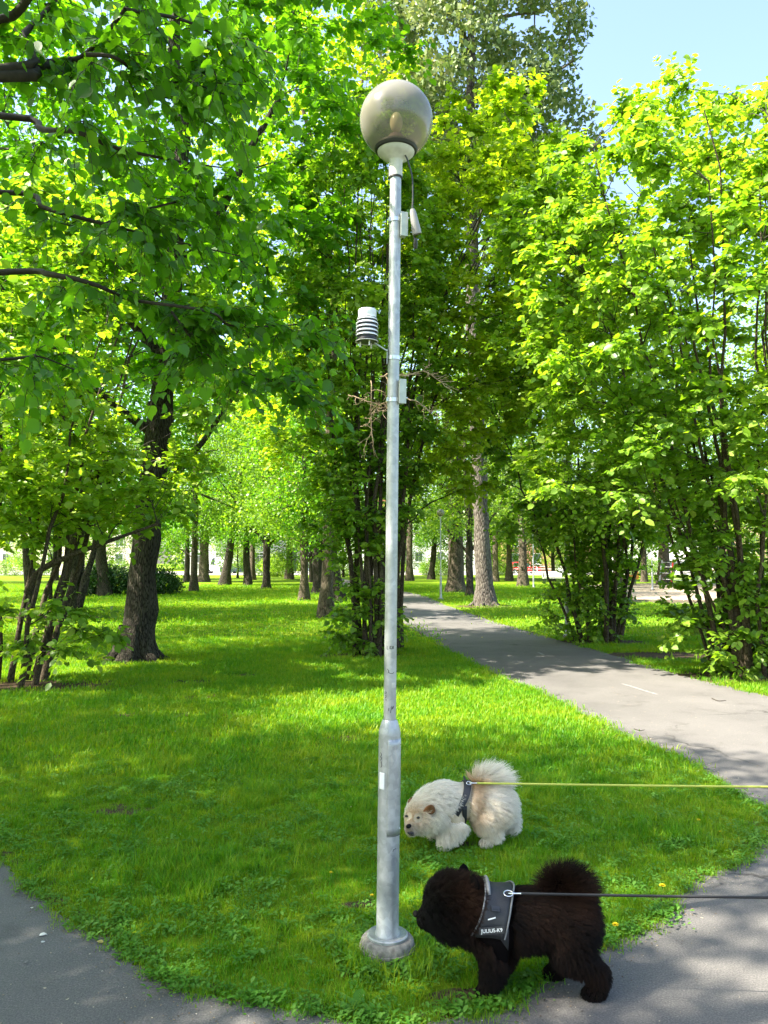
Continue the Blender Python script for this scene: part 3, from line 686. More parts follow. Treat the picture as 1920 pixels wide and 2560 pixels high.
# the tree whose boughs hang into the top left; its trunk stands left of the photographer
rg = np.random.default_rng(110); bo = np.array([-5.6, 1.2, 0])
st = [stem_path(rg, (0, 0, -.05), (0.1, 0, 9.5), .20, .07, 14, .02, .5)]
BOUGHS = [([(0, 191), (75, 168), (162, 153), (214, 136), (312, 23), (360, -80)], 4.3, 3.1, .034), ([(0, 174), (58, 87), (139, 0), (220, -110)], 4.3, 3.2, .03),
          ([(214, 136), (289, 145), (370, 200), (474, 208), (560, 235)], 4.2, None, .013), ([(312, 23), (463, 52), (579, 110), (683, 133)], 4.3, None, .012),
          ([(0, 289), (104, 324), (191, 330), (289, 370), (440, 402), (560, 420)], 4.7, 3.0, .022), ([(0, 681), (127, 687), (231, 710), (324, 750), (428, 779), (500, 800)], 4.9, 2.3, .020),
          ([(324, 750), (521, 779), (579, 814), (712, 814), (800, 800)], 5.0, None, .012), ([(428, 779), (492, 860), (550, 907), (665, 947), (760, 955)], 5.1, None, .010),
          ([(0, 480), (110, 520), (260, 560), (420, 600), (600, 640)], 4.9, 2.7, .018), ([(0, 900), (90, 890), (200, 930)], 5.2, 2.0, .012),
          ([(-100, 60), (100, -30), (300, -120), (500, -160)], 3.9, 3.4, .03), ([(260, 560), (380, 520), (520, 500), (680, 560)], 5.0, None, .01)]
ep, ec, ed_ = [], [], []
for pix, Yd, za, r0 in BOUGHS:
    q = [P(a_, b_, Yd+0.25*math.sin(i_*1.3+Yd*7)) for i_, (a_, b_) in enumerate(pix)]
    if za is not None:   # carry the bough back to the trunk
        q = [np.array([bo[0]+.1, bo[1], za]), (np.array([bo[0], bo[1], za])*0.45+q[0]*0.55)+np.array([0, 0, -.10])] + q
    q = smooth_path(np.array(q)-bo, 26); ep.append((q, np.linspace(r0*(1.5 if za else 1), .004, 26)))
    L = np.linalg.norm(np.diff(q, axis=0), axis=1).sum(); lo = 12 if za else 4
    for k in range(lo, 26, 2):
        t_ = unit(q[min(k+1, 25)]-q[k-1]); ec.append(q[k]+rg.normal(0, .05, 3)); ed_.append(unit(t_+rg.normal(0, .6, 3)))
def lets_sun_on_lamp(w):
    """the crown is open where the sun reaches the lamp head"""
    s = np.array(SUN_DIR); ok = np.ones(len(w), bool)
    for z in np.arange(2.5, 4.4, .3):
        d = w-np.array([0.03, 3.84, z]); t = d @ s; ok &= (np.linalg.norm(d-t[:, None]*s, axis=1) > .75) | (t < .8)
    for q in (G(1713, 2523), G(1875, 2453), G(1898, 2338), G(1800, 2490)):   # and over the near right path
        d = w-np.array(q); t = d @ s; ok &= np.linalg.norm(d-t[:, None]*s, axis=1) > .42
    return ok
W = tree('overhanging_tree', 'broad-leaved tree whose boughs hang into the top left corner', 'tree', bo, st,
     [((-.3, .9, 5.6), (3.4, 3.0, 1.9), 260, .3), ((1.3, 2.4, 8.6), (3.2, 2.0, 1.4), 220, .3)], 20, 'leaf_lime', 'bark_dark', .066, 5, 8, .42, T_NEAR, .45,  # second, higher envelope is out of view, added to shade the right foreground
     extra_paths=ep, extra_clumps=(np.array(ec), np.array(ed_)), droop=.55, flat=.55, singles=300, lift=.2, keepfn=lets_sun_on_lamp)
# ------------------------------------------------------------------ trees farther off
def far_proto(seed, h, r, zlo, tr, mat, bark, fork=None, lean=(0, 0)):
    rg = np.random.default_rng(seed)
    top = (lean[0]*h, lean[1]*h, h*.95)
    if fork:
        q = (lean[0]*fork, lean[1]*fork, fork)
        st = [stem_path(rg, (0, 0, -.05), q, tr, tr*.85, 10, .015, .5)]
        st += [stem_path(rg, (q[0]*.97, q[1]*.97, fork*.97), (top[0]+s*r*.35, top[1]+s*.5, top[2]*.95), tr*.62, tr*.15, 12, .06) for s in (-1, 1)]
    else:
        st = [stem_path(rg, (0, 0, -.05), top, tr, tr*.15, 16, .04, .5)]
    st += [stem_path(rg, st[0][0][-3] if fork else st[0][0][6], (lean[0]*zlo+r*.75*math.cos(k*1.6), r*.75*math.sin(k*1.6), zlo+2+k*.8), tr*.35, .03, 7, .06) for k in range(4)]
    return dict(stems=st, envs=[((lean[0]*h*.7, 0, (h+zlo)/2), (r, r, (h-zlo)/2), 150, .6), ((0, 0, zlo+1.2), (r*.9, r*.9, 1.6), 26, .3)], seed=seed, leafmat=mat, barkmat=bark)
PROTO = {}
def far_tree(key, label, base, rot=0.0, sc=1.0, cat='tree', group='trees across the park', dense=8, **kw):
    if key not in PROTO:
        d = far_proto(**kw)
        PROTO[key] = tree('park_tree', label, cat, base, d['stems'], d['envs'], d['seed'], d['leafmat'], d['barkmat'], .20, dense, 14, 1.15, T_QUAD, .9, far=True, rmul=1.4, group=group)
        o = PROTO[key]
    else:
        o = copy_tree(PROTO[key]); o['label'] = label; o.location = (base[0], base[1], 0)
    o.rotation_euler[2] = rot; o.scale = (sc, sc, sc)
    return o
KA = dict(seed=201, h=20, r=5.0, zlo=4.0, tr=.30, mat='leaf_far', bark='bark_grey')
KB = dict(seed=202, h=17, r=4.2, zlo=3.6, tr=.33, mat='leaf_lime', bark='bark_dark', lean=(.11, 0))
KC = dict(seed=203, h=19, r=4.6, zlo=4.0, tr=.26, mat='leaf_far', bark='bark_dark', fork=3.6)
KD = dict(seed=204, h=22, r=5.2, zlo=4.6, tr=.46, mat='leaf_far', bark='bark_grey', fork=7)
far_tree('A', 'slim dark trunk right of the dark hedge', G(484, 1479), 0.3, .8, **KA)
far_tree('D', 'thick shaded trunk beside the white van', G(509, 1455), 1.3, .95, **KD)
far_tree('B', 'trunk leaning right in front of the white van', G(561, 1464), 0, 1.05, **KB)
far_tree('C', 'dark trunk forking low on the far left lawn', G(665, 1472), 0.2, 1.0, **KC)
far_tree('A', 'far straight trunk right of the forked one', G(723, 1447), 2.0, 1.25)
far_tree('A', 'pale sunlit trunk left of the stem clump', G(760, 1501), 4.1, .72)
far_tree('C', 'thick brown trunk just behind the pale one', G(792, 1484), 1.1, 1.05)
far_tree('B', 'dark trunk between the pale one and the stem clump', G(812, 1478), 2.6, .9)
far_tree('B', 'grey flared trunk half hidden by the stem clump', G(848, 1504), 3.4, .75)
far_tree('A', 'lone trunk just right of the lamp pole, far down the path', G(1024, 1452), 1.0, 1.1)
far_tree('D', 'wide smooth trunk left of the pine beside the path', G(1140, 1481), 0, 1.05)
far_tree('C', 'slim pair of trunks close to the pine on its left', G(1174, 1490), 1.4, .8)
far_tree('A', 'slender dark trunk left of the red car', G(1273, 1452), 5.0, 1.0)
far_tree('A', 'brown straight trunk in front of the red car', G(1308, 1467), 3.0, 1.15)
far_tree('D', 'stout trunk standing in the playground sand', G(1661, 1461), 2.2, 1.0)
far_tree('C', 'dark forked trunk at the right edge of the playground', (24, 47), 0.7, 1.0)
far_tree('A', 'crown seen between the two right hand hazels', (17.5, 58), 0.9, 1.1)
far_tree('B', 'leaning trunk glimpsed left of the big tree', G(262, 1490), 2.9, 1.0)
far_tree('D', 'crown filling the gap at the far left', (-24, 46), 2.0, .9)
far_tree('A', 'crown far behind the left thicket', (-33, 62), 2.5, 1.0)
# young street trees, bright in the sun
for k, (px, yd, s, lb) in enumerate(((610, 92, .36, 'small bright tree by the scaffolded building'), (1240, 88, .45, 'small bright tree left of the red car'), (1385, 90, .45, 'small bright tree right of the red car'))):
    d = ray(px, 1400); t_ = yd/d[1]
    if k == 0: far_tree('E', lb, (d[0]*t_, yd), 0, s, group='young street trees', seed=205, h=14, r=4.2, zlo=3.2, tr=.22, mat='leaf_maple', bark='bark_grey')
    else: far_tree('E', lb, (d[0]*t_, yd), k*1.0, s, group='young street trees')
UNDER = [(-38, 84, 'far left'), (-29, 78, 'left of the thick shaded trunk'), (-15.5, 82, 'between the forked trunk and the pale trunk'), (-9, 76, 'behind the pale trunk'), (-4.5, 86, 'behind the stem clump'), (2.2, 88, 'just right of the lamp pole'),
         (7.0, 80, 'left of the pine'), (12.8, 78, 'right of the pine'), (27, 84, 'behind the playground'), (33, 76, 'behind the climbing net'), (43, 86, 'at the far right'), (20, 82, 'behind the hazel clump')]
for k, (x_, y_, lb) in enumerate(UNDER):
    far_tree('F', 'low-branched green tree ' + lb, (x_, y_), k*1.3, .8+.12*math.sin(k*2.1), group='low trees near the street', seed=207, h=12, r=4.2, zlo=1.3, tr=.16, mat='leaf_far', bark='bark_dark')
MORE = [(-36, 66, 'A', 'trunk far behind the left thicket'), (-30.5, 72, 'C', 'forked trunk far behind the left hazel'), (-22.5, 76, 'A', 'thin far trunk left of the white van'), (-17.3, 68, 'B', 'leaning far trunk right of the blue car'), (-12.6, 74, 'A', 'far trunk left of the bright round bush'),
        (-10.2, 58, 'B', 'dark leaning trunk left of the pale one'), (-6.2, 66, 'C', 'forked far trunk left of the stem clump'), (4.6, 76, 'B', 'far leaning trunk beside the end of the path'), (9.8, 68, 'A', 'thin far trunk left of the wide smooth one'), (15.3, 70, 'C', 'forked far trunk right of the pine'),
        (22.5, 67, 'A', 'far trunk behind the park bench'), (29.5, 72, 'B', 'leaning far trunk behind the spring rider'), (37, 68, 'A', 'far trunk behind the climbing net')]
for k, (x_, y_, ky, lb) in enumerate(MORE): far_tree(ky, lb, (x_, y_), k*1.7, .85+.15*math.sin(k*1.9))
# dark clipped shrubbery behind the big tree
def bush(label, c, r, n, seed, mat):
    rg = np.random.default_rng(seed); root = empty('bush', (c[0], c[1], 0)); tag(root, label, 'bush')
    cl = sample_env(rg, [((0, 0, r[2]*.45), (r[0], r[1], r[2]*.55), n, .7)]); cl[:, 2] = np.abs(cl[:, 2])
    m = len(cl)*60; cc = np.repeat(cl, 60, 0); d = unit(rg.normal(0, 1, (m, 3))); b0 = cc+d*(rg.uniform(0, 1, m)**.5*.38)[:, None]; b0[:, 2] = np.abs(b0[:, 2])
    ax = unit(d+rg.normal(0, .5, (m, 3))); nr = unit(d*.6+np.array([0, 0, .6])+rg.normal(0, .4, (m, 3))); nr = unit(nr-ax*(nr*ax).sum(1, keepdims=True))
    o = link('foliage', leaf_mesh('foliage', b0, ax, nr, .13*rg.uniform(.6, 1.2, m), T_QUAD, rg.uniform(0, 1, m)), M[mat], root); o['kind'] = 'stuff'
    st = [stem_path(rg, (rg.uniform(-.6, .6)*r[0], rg.uniform(-.6, .6)*r[1], -.05), (rg.uniform(-.8, .8)*r[0], rg.uniform(-.8, .8)*r[1], r[2]*.7), .03, .01, 6, .05) for k in range(9)]
    tube_obj('stems', st, M['twig'], root, 5)
    return root
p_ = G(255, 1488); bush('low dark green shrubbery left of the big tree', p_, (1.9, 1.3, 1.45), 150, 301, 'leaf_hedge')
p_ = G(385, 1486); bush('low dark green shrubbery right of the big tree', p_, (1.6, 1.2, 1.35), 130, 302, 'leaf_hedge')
p_ = G(655, 1447); bush('bright round bush by the far street', (p_[0], 88), (1.6, 1.3, 2.6), 90, 303, 'leaf_maple')
for k, (x_, w_, h_, lb) in enumerate(((-44, 4, 2.2, 'long hedge far left by the street'), (-33, 3.4, 1.9, 'hedge left of the white van'), (-13.5, 2.6, 1.8, 'hedge beside the bright round bush'), (-5, 3.2, 2.1, 'hedge behind the stem clump'), (6.5, 2.6, 1.7, 'hedge near the end of the path'), (13.5, 2.2, 1.6, 'hedge left of the red car'), (31.5, 3.2, 2.0, 'hedge behind the playground'), (44, 3.6, 2.2, 'hedge far right by the street'))):
    bush('green ' + lb, (x_, 94.5), (w_, 1.2, h_), 130, 310+k, 'leaf_far')
# woods beyond the houses read as one mass
def wood():
    rg = np.random.default_rng(77); n = 1500
    c = np.c_[rg.uniform(-110, 110, n), rg.uniform(150, 165, n), rg.uniform(0, 1, n)**.8*17]
    c[:, 2] *= 0.75+.25*np.sin(c[:, 0]*.21)+.12*np.sin(c[:, 0]*.63)
    m = n*36; cc = np.repeat(c, 36, 0); d = unit(rg.normal(0, 1, (m, 3))); b0 = cc+d*(rg.uniform(0, 1, m)**.5*1.8)[:, None]
    ax = unit(d+rg.normal(0, .5, (m, 3))); nr = unit(d*.5+np.array([0, 0, .5])+rg.normal(0, .5, (m, 3))); nr = unit(nr-ax*(nr*ax).sum(1, keepdims=True))
    o = link('far_wood', leaf_mesh('far_wood', b0, ax, nr, .7*rg.uniform(.6, 1.2, m), T_QUAD, rg.uniform(0, 1, m)), M['leaf_far'])
    tag(o, 'band of far trees behind the houses', 'trees', kind='stuff')
wood()
# trees outside the frame whose shade falls into it
SHADE = [((-14.5, 2.5), .85), ((-9.0, 2.9), .70), ((-11.8, 16.5), .82), ((-15, 26), .9), ((-5.0, -6), .7), ((-20, 36), .9), ((-11.3, 7.6), .55)]
SHADE_LABELS = ['nearest', 'tallest', 'second', 'third', 'rear', 'farthest', 'smallest']
for k, (b0_, s_) in enumerate(SHADE):
    far_tree('S', '%s shade tree outside the view on the left' % SHADE_LABELS[k], b0_, k*1.1, s_, group='trees outside the view', dense=13, seed=206, h=20, r=5.6, zlo=4.5, tr=.3, mat='leaf_lime', bark='bark_dark')
# ------------------------------------------------------------------ the globe lamp
def galv_mat():
    m, nt, b = new_mat('galvanised_steel')
    v = coords(nt); vo = nt.nodes.new('ShaderNodeTexVoronoi'); vo.inputs['Scale'].default_value = 38; nt.links.new(v, vo.inputs['Vector'])
    n1 = tex_noise(nt, v, 9, 5, .65); n2 = tex_noise(nt, coords(nt, 'Object', (1, 1, .25)), 30, 4, .6)
    r = ramp(nt, [(.25, (.30, .32, .335)), (.5, (.40, .42, .43)), (.78, (.58, .595, .60))]); nt.links.new(n1, r.inputs[0])
    r2 = ramp(nt, [(0, (.82, .82, .82)), (1, (1.12, 1.12, 1.12))]); nt.links.new(vo.outputs['Color'], r2.inputs[0])
    c = mixc(nt, r.outputs[0], r2.outputs[0], 1.0, 'MULTIPLY')
    r3 = ramp(nt, [(.62, (0, 0, 0)), (.74, (1, 1, 1))]); nt.links.new(n2, r3.inputs[0])
    c = mixc(nt, c, (.52, .51, .49), r3.outputs[0]); nt.links.new(c, b.inputs['Base Color'])
    b.inputs['Metallic'].default_value = .55; rr = ramp(nt, [(.3, (.38, .38, .38)), (.7, (.58, .58, .58))]); nt.links.new(n1, rr.inputs[0]); nt.links.new(rr.outputs[0], b.inputs['Roughness'])
    bump(nt, b, n1, .08, .003)
    return m
M['galv'] = galv_mat()
M['collar'] = plain('white_plastic_collar', (.55, .54, .50), .5, var=.06)
M['black_rubber'] = plain('black_rubber', (.018, .018, .018), .55)
M['steel_band'] = plain('steel_band', (.60, .61, .62), .3, .9, .05)
M['box_grey'] = plain('grey_enamel_box', (.42, .46, .43), .5, .2, .07)
M['concrete'] = plain('concrete', (.20, .185, .16), .95, var=.22, scale=45, bmp=.6)
M['bulb'] = plain('bulb_glass', (.72, .62, .38), .25, var=.03)
M['holder'] = plain('brown_lamp_holder', (.13, .075, .055), .4, var=.1)
M['ink'] = plain('black_marker', (.012, .012, .014), .6)
M['white_plate'] = plain('white_plastic', (.78, .80, .82), .45, var=.03)
M['black_plate'] = plain('black_plastic', (.02, .022, .026), .4)
M['grey_plug'] = plain('grey_plug', (.33, .31, .31), .45, var=.06)
def smoked():
    m, nt, b = new_mat('smoked_acrylic')
    tr = nt.nodes.new('ShaderNodeBsdfTransparent'); tr.inputs[0].default_value = (.62, .585, .51, 1)
    b.inputs['Base Color'].default_value = (.29, .27, .225, 1); b.inputs['Roughness'].default_value = .16; b.inputs['Specular IOR Level'].default_value = 1.0
    n = tex_noise(nt, coords(nt), 14, 5, .6); r = ramp(nt, [(.3, (.40, .40, .40)), (.75, (.45, .45, .45))]); nt.links.new(n, r.inputs[0])
    lw = nt.nodes.new('ShaderNodeLayerWeight'); lw.inputs[0].default_value = .35
    ad = nt.nodes.new('ShaderNodeMath'); ad.operation = 'MULTIPLY_ADD'; ad.use_clamp = True; ad.inputs[1].default_value = .45
    nt.links.new(lw.outputs['Facing'], ad.inputs[0]); nt.links.new(r.outputs[0], ad.inputs[2])
    mx = nt.nodes.new('ShaderNodeMixShader'); nt.links.new(ad.outputs[0], mx.inputs[0]); nt.links.new(tr.outputs[0], mx.inputs[1]); nt.links.new(b.outputs[0], mx.inputs[2])
    nt.links.new(mx.outputs[0], nt.nodes['Material Output'].inputs['Surface'])
    return m
M['smoked'] = smoked()
LEAN = math.radians(0.66)
lamp = empty('street_lamp', LAMP, (0, LEAN, 0)); tag(lamp, 'galvanised globe lamp with graffiti standing in front of the dogs', 'lamp', 'globe lamps')
LM = Matrix.Translation(Vector(LAMP)) @ Matrix.Rotation(LEAN, 4, 'Y')
def on_lamp(name, z, label, cat):
    p = LM @ Vector((0, 0, z)); o = empty(name, p, (0, LEAN, 0)); return tag(o, label, cat)
lathe('footing', [(0.0, .085), (.10, .085), (.118, .080), (.128, .068), (.131, .045), (.136, .043), (.136, .028), (.132, .026), (.132, -.05)], M['concrete'], lamp, 48)
lathe('base_ring', [(.06, .096), (.066, .094), (.092, .100), (.099, .096), (.099, .086), (.090, .0852)], M['galv'], lamp, 48)
lathe('sleeve', [(.060, .088), (.060, .105), (.0545, .112), (.0540, .30), (.0535, 1.045), (.0530, 1.062), (.0400, 1.108), (.0335, 1.118)], M['galv'], lamp, 48)
pole = lathe('pole', [(.0305, 1.10), (.0300, 2.0), (.0290, 3.87), (0.0, 3.87)], M['galv'], lamp, 40)
# service door: a thin curved plate a little proud of the sleeve, with two screws
def curved_plate(name, r, z0, z1, a0, a1, mat, parent, th=.0025, rc=.02):
    n, m = 14, 16; V = []
    aa = np.linspace(a0, a1, n); zz = np.linspace(z0, z1, m); w = r*(a1-a0); 
    for rr in (r+th, r-.001):
        for z in zz:
            for t in aa:
                # rounded corners
                u = (t-a0)*r; e = min(u, w-u); ez = min(z-z0, z1-z)
                V.append((rr*math.cos(t), rr*math.sin(t), z))
    F = []
    for j in range(m-1):
        for i in range(n-1): F.append((j*n+i, j*n+i+1, (j+1)*n+i+1, (j+1)*n+i))
    k = n*m
    def rim(seq):
        for a_, b_ in zip(seq[:-1], seq[1:]): F.append((a_, a_+k, b_+k, b_))
    rim(list(range(n))); rim([(m-1)*n+i for i in range(n)][::-1]); rim([j*n for j in range(m)][::-1]); rim([j*n+n-1 for j in range(m)])
    me = np_mesh(name, np.array(V), np.array(F), smooth=False); return link(name, me, mat, parent)
door = curved_plate('service_door', .0538, .575, 1.03, -1.75, -.12, M['galv'], lamp)
for z in (.60, 1.005):
    s_ = lathe('screw', [(0, .003), (.004, .003), (.0055, .001), (.0055, 0)], M['steel_band'], door, 12, M=Matrix.Translation(Vector((.0563*math.cos(-.35), .0563*math.sin(-.35), z))) @ Matrix.Rotation(-.35, 4, 'Z') @ Matrix.Rotation(math.pi/2, 4, 'Y'))
tube_obj('door_seam', [(np.array([(.0558*math.cos(t), .0558*math.sin(t), .572) for t in np.linspace(-1.75, -.12, 14)]), np.full(14, .0012))], M['ink'], door, 5)
lathe('collar', [(.0345, 3.865), (.0345, 3.945), (.040, 3.955), (.075, 3.975), (.094, 3.992), (.096, 4.000)], M['collar'], lamp, 40)
lathe('gasket_band', [(.0315, 3.858), (.0352, 3.858), (.0352, 3.866), (.0315, 3.867)], M['black_rubber'], lamp, 32)
lathe('rubber_ring', [(.096, 3.999), (.106, 4.002), (.112, 4.014), (.108, 4.026), (.098, 4.026)], M['black_rubber'], lamp, 40)
RG = .188; gz = 4.165
globe = lathe('globe', [(RG*math.sin(t), gz+RG*math.cos(t)) for t in np.linspace(0.001, math.pi-.60, 40)], M['smoked'], lamp, 64)
lathe('lamp_holder', [(0, 4.085), (.038, 4.085), (.060, 4.045), (.085, 4.01), (.09, 4.003)], M['holder'], lamp, 32)
lathe('bulb', [(.0+.033*math.sin(t), 4.155-.055*math.cos(t)*1.0-.0) for t in np.linspace(math.pi, .35, 18)][::1], M['bulb'], lamp, 24)
# marker scrawl on the pole: short inked strokes lying on the steel
def scrawl(r, a, z, s, strokes):
    ps = []
    for st_ in strokes:
        q = smooth_path([(u*s, v*s) for u, v in st_], 9) if len(st_) > 2 else resample(np.array([(u*s, v*s) for u, v in st_]), 4)
        ps.append((np.array([((r+.0006)*math.cos(a+u/r), (r+.0006)*math.sin(a+u/r), z+v) for u, v in q]), np.full(len(q), .0013)))
    return ps
A0 = -math.pi/2
ink = scrawl(.0305, A0, 1.47, .011, [[(-1.6, .7), (-1.7, -.6), (-1.1, -.6)], [(-.3, .8), (-.4, -.6)], [(.4, .8), (-.3, .1), (.5, -.6)], [(.9, .7), (.9, -.6)], [(1.4, .7), (1.2, 0), (1.5, -.5)]])
ink += scrawl(.0305, A0, 1.355, .02, [[(-.9, .6), (-.4, .2), (-.6, -.5)], [(-.4, .2), (-.2, -.4), (.6, -.5), (.9, -.2)]])
ink += scrawl(.0305, A0, 1.235, .02, [[(-1.2, 1.1), (-1.0, .8), (-1.3, .5)], [(-1.2, .2), (-1.0, -.1), (-1.3, -.5)], [(-1.3, -.8), (-1.0, -.8), (-1.1, -1.3)]])
ink += scrawl(.0305, A0, 1.175, .013, [[(-.4, .3), (-.5, -.8)], [(.3, .5), (.7, 0), (.4, -.4), (.2, -1.6)], [(.6, .9), (1.0, .1), (1.4, .4)], [(1.5, .9), (.9, -.1)]])
ink += scrawl(.0540, A0, .945, .022, [[(-2.2, .9), (-1.9, .4), (-2.2, 0), (-1.9, -.3), (-2.2, -.8)], [(-2.0, -1.0), (-1.8, -1.8), (-2.1, -2.3)]])
ink += scrawl(.0540, A0, .50, .02, [[(1.1, 0), (1.3, .5), (2.0, .6)]])
V, F = tubes(ink, 4); o = link('graffiti', np_mesh('graffiti', V, F), M['ink'], lamp); o['kind'] = 'stuff'; o['label'] = 'black marker scrawl on the steel'
# torn sticker remains
curved_plate('sticker_remnant', .0306, 1.275, 1.30, A0+.25, A0+1.05, M['collar'], lamp, .0006)
curved_plate('sticker_remnant', .0540, .79, .87, A0-1.05, A0-.45, M['white_plate'], lamp, .0006)

# the two cable boxes strapped to the pole
def cable_box(z, label, seed):
    r = on_lamp('cable_box', z, label, 'box')
    R = Matrix.Rotation(.30, 3, 'Z')
    box('housing', (.040, -.014, 0), (.030, .036, .118), M['box_grey'], r, R, .003)
    box('cover', (.0475, -.034, .0), (.036, .004, .124), M['box_grey'], r, R, .0015)
    box('slot', (.036, -.0385, -.038), (.003, .002, .018), M['ink'], r, R)
    zb = .03 if seed == 0 else -.04
    lathe('strap', [(.0312, zb-.010), (.0325, zb-.010), (.0325, zb+.010), (.0312, zb+.010)], M['steel_band'], r, 36)
    box('strap_buckle', (-.029, -.018, zb), (.010, .012, .022), M['steel_band'], r, Matrix.Rotation(.6, 3, 'Z'), .002)
    lathe('bolt', [(0, .016), (.006, .016), (.006, 0)], M['steel_band'], r, 10, M=Matrix.Translation(Vector((.056, -.008, zb+.01))) @ Matrix.Rotation(math.pi/2, 4, 'Y'))
    return r
cable_box(3.605, 'grey cable box strapped high on the pole below the globe', 0)
cable_box(2.745, 'grey cable box strapped to the pole below the weather sensor', 1)
# loose plug on its cable
pl = on_lamp('cable_plug', 3.60, 'grey plug dangling on a black cable under the globe', 'plug')
cp = smooth_path([(.045, -.03, .372), (.062, -.035, .33), (.083, -.035, .25), (.088, -.035, .16), (.086, -.035, .075)], 20)
tube_obj('cable', [(cp, np.full(20, .0042))], M['black_plate'], pl, 8)
tl = Matrix.Translation(Vector((.0985, -.04, .015))) @ Matrix.Rotation(-.22, 4, 'Y') @ Matrix.Rotation(.22, 4, 'X')
lathe('plug_body', [(0, .062), (.010, .062), (.016, .045), (.0235, -.045), (.0235, -.062), (.0195, -.062), (.0195, -.045), (0, -.045)], M['grey_plug'], pl, 20, M=tl)
lathe('socket_face', [(0, -.047), (.019, -.047), (.019, -.050), (0, -.050)], M['black_plate'], pl, 20, M=tl)
lathe('plug_cap', [(0, .03), (.008, .028), (.012, 0), (.009, -.022), (0, -.026)], M['black_plate'], pl, 14, M=Matrix.Translation(Vector((.104, -.03, -.098))) @ Matrix.Rotation(.3, 4, 'X'))
tube_obj('cap_tether', [(smooth_path([(.098, -.03, -.045), (.094, -.028, -.06), (.102, -.03, -.075)], 6), np.full(6, .002))], M['black_plate'], pl, 6)

# weather sensor with louvred radiation shield
ws = on_lamp('weather_sensor', 3.06, 'white louvred weather sensor on a bracket left of the pole', 'sensor')
sx, sy = -.136, -.02
for k in range(6):
    z = -.052+k*.0205; rr = .057 if k < 5 else .052
    lathe('louvre_plate', [(.030, z+.010), (rr-.010, z+.0095), (rr-.002, z+.003), (rr, z-.003), (rr-.002, z-.0035), (rr-.012, z+.005), (.030, z+.006)], M['white_plate'] if k else M['black_plate'], ws, 40, axis_off=(sx, sy, 0))
lathe('core', [(.049, .055), (.049, -.062), (0, -.062)], M['black_plate'], ws, 32, axis_off=(sx, sy, 0))
lathe('cap', [(.050, .058), (.0455, .064), (.0455, .072), (.0462, .074), (.0462, .098), (.044, .102), (0, .105)], M['white_plate'], ws, 40, axis_off=(sx, sy, 0))
for k in range(3):
    an = k*2.1-1.2
    lathe('spacer_rod', [(0, -.088), (.004, -.088), (.004, -.05)], M['white_plate'], ws, 8, axis_off=(sx+.034*math.cos(an), sy+.034*math.sin(an), 0))
tube_obj('shield_lip', [(np.array([(sx+.055*math.cos(t), sy+.055*math.sin(t), -.0615) for t in np.linspace(0, 6.28, 30)]), np.full(30, .0028))], M['collar'], ws, 6)
bm = bmesh.new(); bm_box(bm, (-.0645, -.018, -.088), (.078, .016, .005), Matrix.Rotation(.56, 3, 'Y')); bm_box(bm, (-.0335, -.012, -.135), (.004, .016, .075)); obj_bm('bracket', bm, M['galv'], ws)
lathe('strap', [(.0308, -.150), (.0335, -.150), (.0335, -.130), (.0308, -.130)], M['steel_band'], ws, 36)

# dry twigs caught on the pole behind the lower box
tw = empty('dry_twigs', (LAMP[0]+.02, LAMP[1]+.16, 2.7)); tag(tw, 'bare dry twigs tangled behind the lower cable box', 'twigs')
def cp2(x, y): return (840+x/4.917, 700+y/4.917)
rg = np.random.default_rng(44); tp = []
def twig(pts, r0, Y0, side=0, depth=.03, cut=0):
    q = smooth_path([P(*cp2(*p), Y0+rg.normal(0, depth)) for p in pts], 14)-np.array(tw.location)
    q[1:] += rg.normal(0, .0025, (13, 3)); tp.append((q, np.linspace(r0, max(.0008, r0*.35), 14)))
    for k in range(side):
        i_ = rg.integers(2, 13); d_ = unit(unit(q[min(i_+1, 13)]-q[i_-1])+rg.normal(0, .9, 3)); L_ = rg.uniform(.025, .09)
        s_ = q[i_]+d_*np.linspace(0, L_, 6)[:, None]; s_[1:] += np.cumsum(rg.normal(0, .004, (5, 3)), 0); tp.append((s_, np.linspace(r0*.5, .0007, 6)))
        if k % 2 == 0:
            d2 = unit(d_+rg.normal(0, .8, 3)); s2 = s_[3]+d2*np.linspace(0, L_*.5, 5)[:, None]; tp.append((s2, np.linspace(r0*.3, .0006, 5)))
Yt = LAMP[1]+.12
twig([(150, 1415), (270, 1450), (400, 1500), (540, 1530), (650, 1480)], .0035, Yt, 16)
twig([(610, 1180), (640, 1260), (660, 1360), (640, 1480), (600, 1560)], .0035, Yt, 18)
twig([(540, 1190), (650, 1165), (820, 1180), (960, 1140), (1080, 1110), (1130, 1050)], .004, Yt, 16)
twig([(1060, 1120), (1160, 1160), (1250, 1230), (1330, 1290), (1475, 1390)], .0035, Yt+.05, 12)
twig([(870, 1455), (990, 1500), (1080, 1560), (1170, 1610), (1290, 1680)], .0038, Yt, 14)
twig([(430, 1360), (520, 1350), (600, 1380), (650, 1440)], .0028, Yt, 8)
twig([(300, 1800), (390, 1770), (440, 1650), (520, 1580), (640, 1560)], .0025, Yt, 9)
twig([(430, 1240), (432, 1400), (430, 1600), (440, 1850), (460, 2000), (470, 2110), (520, 2200)], .003, Yt, 5)
twig([(440, 1860), (400, 1930), (355, 2060), (350, 2200)], .002, Yt, 3)
twig([(490, 1480), (500, 1560), (470, 1620), (540, 1610), (640, 1600)], .0022, Yt, 10)
V, F = tubes(tp, 5); o = link('twigs', np_mesh('twigs', V, F, smooth=True), M['dead_twig'], tw); o['kind'] = 'stuff'

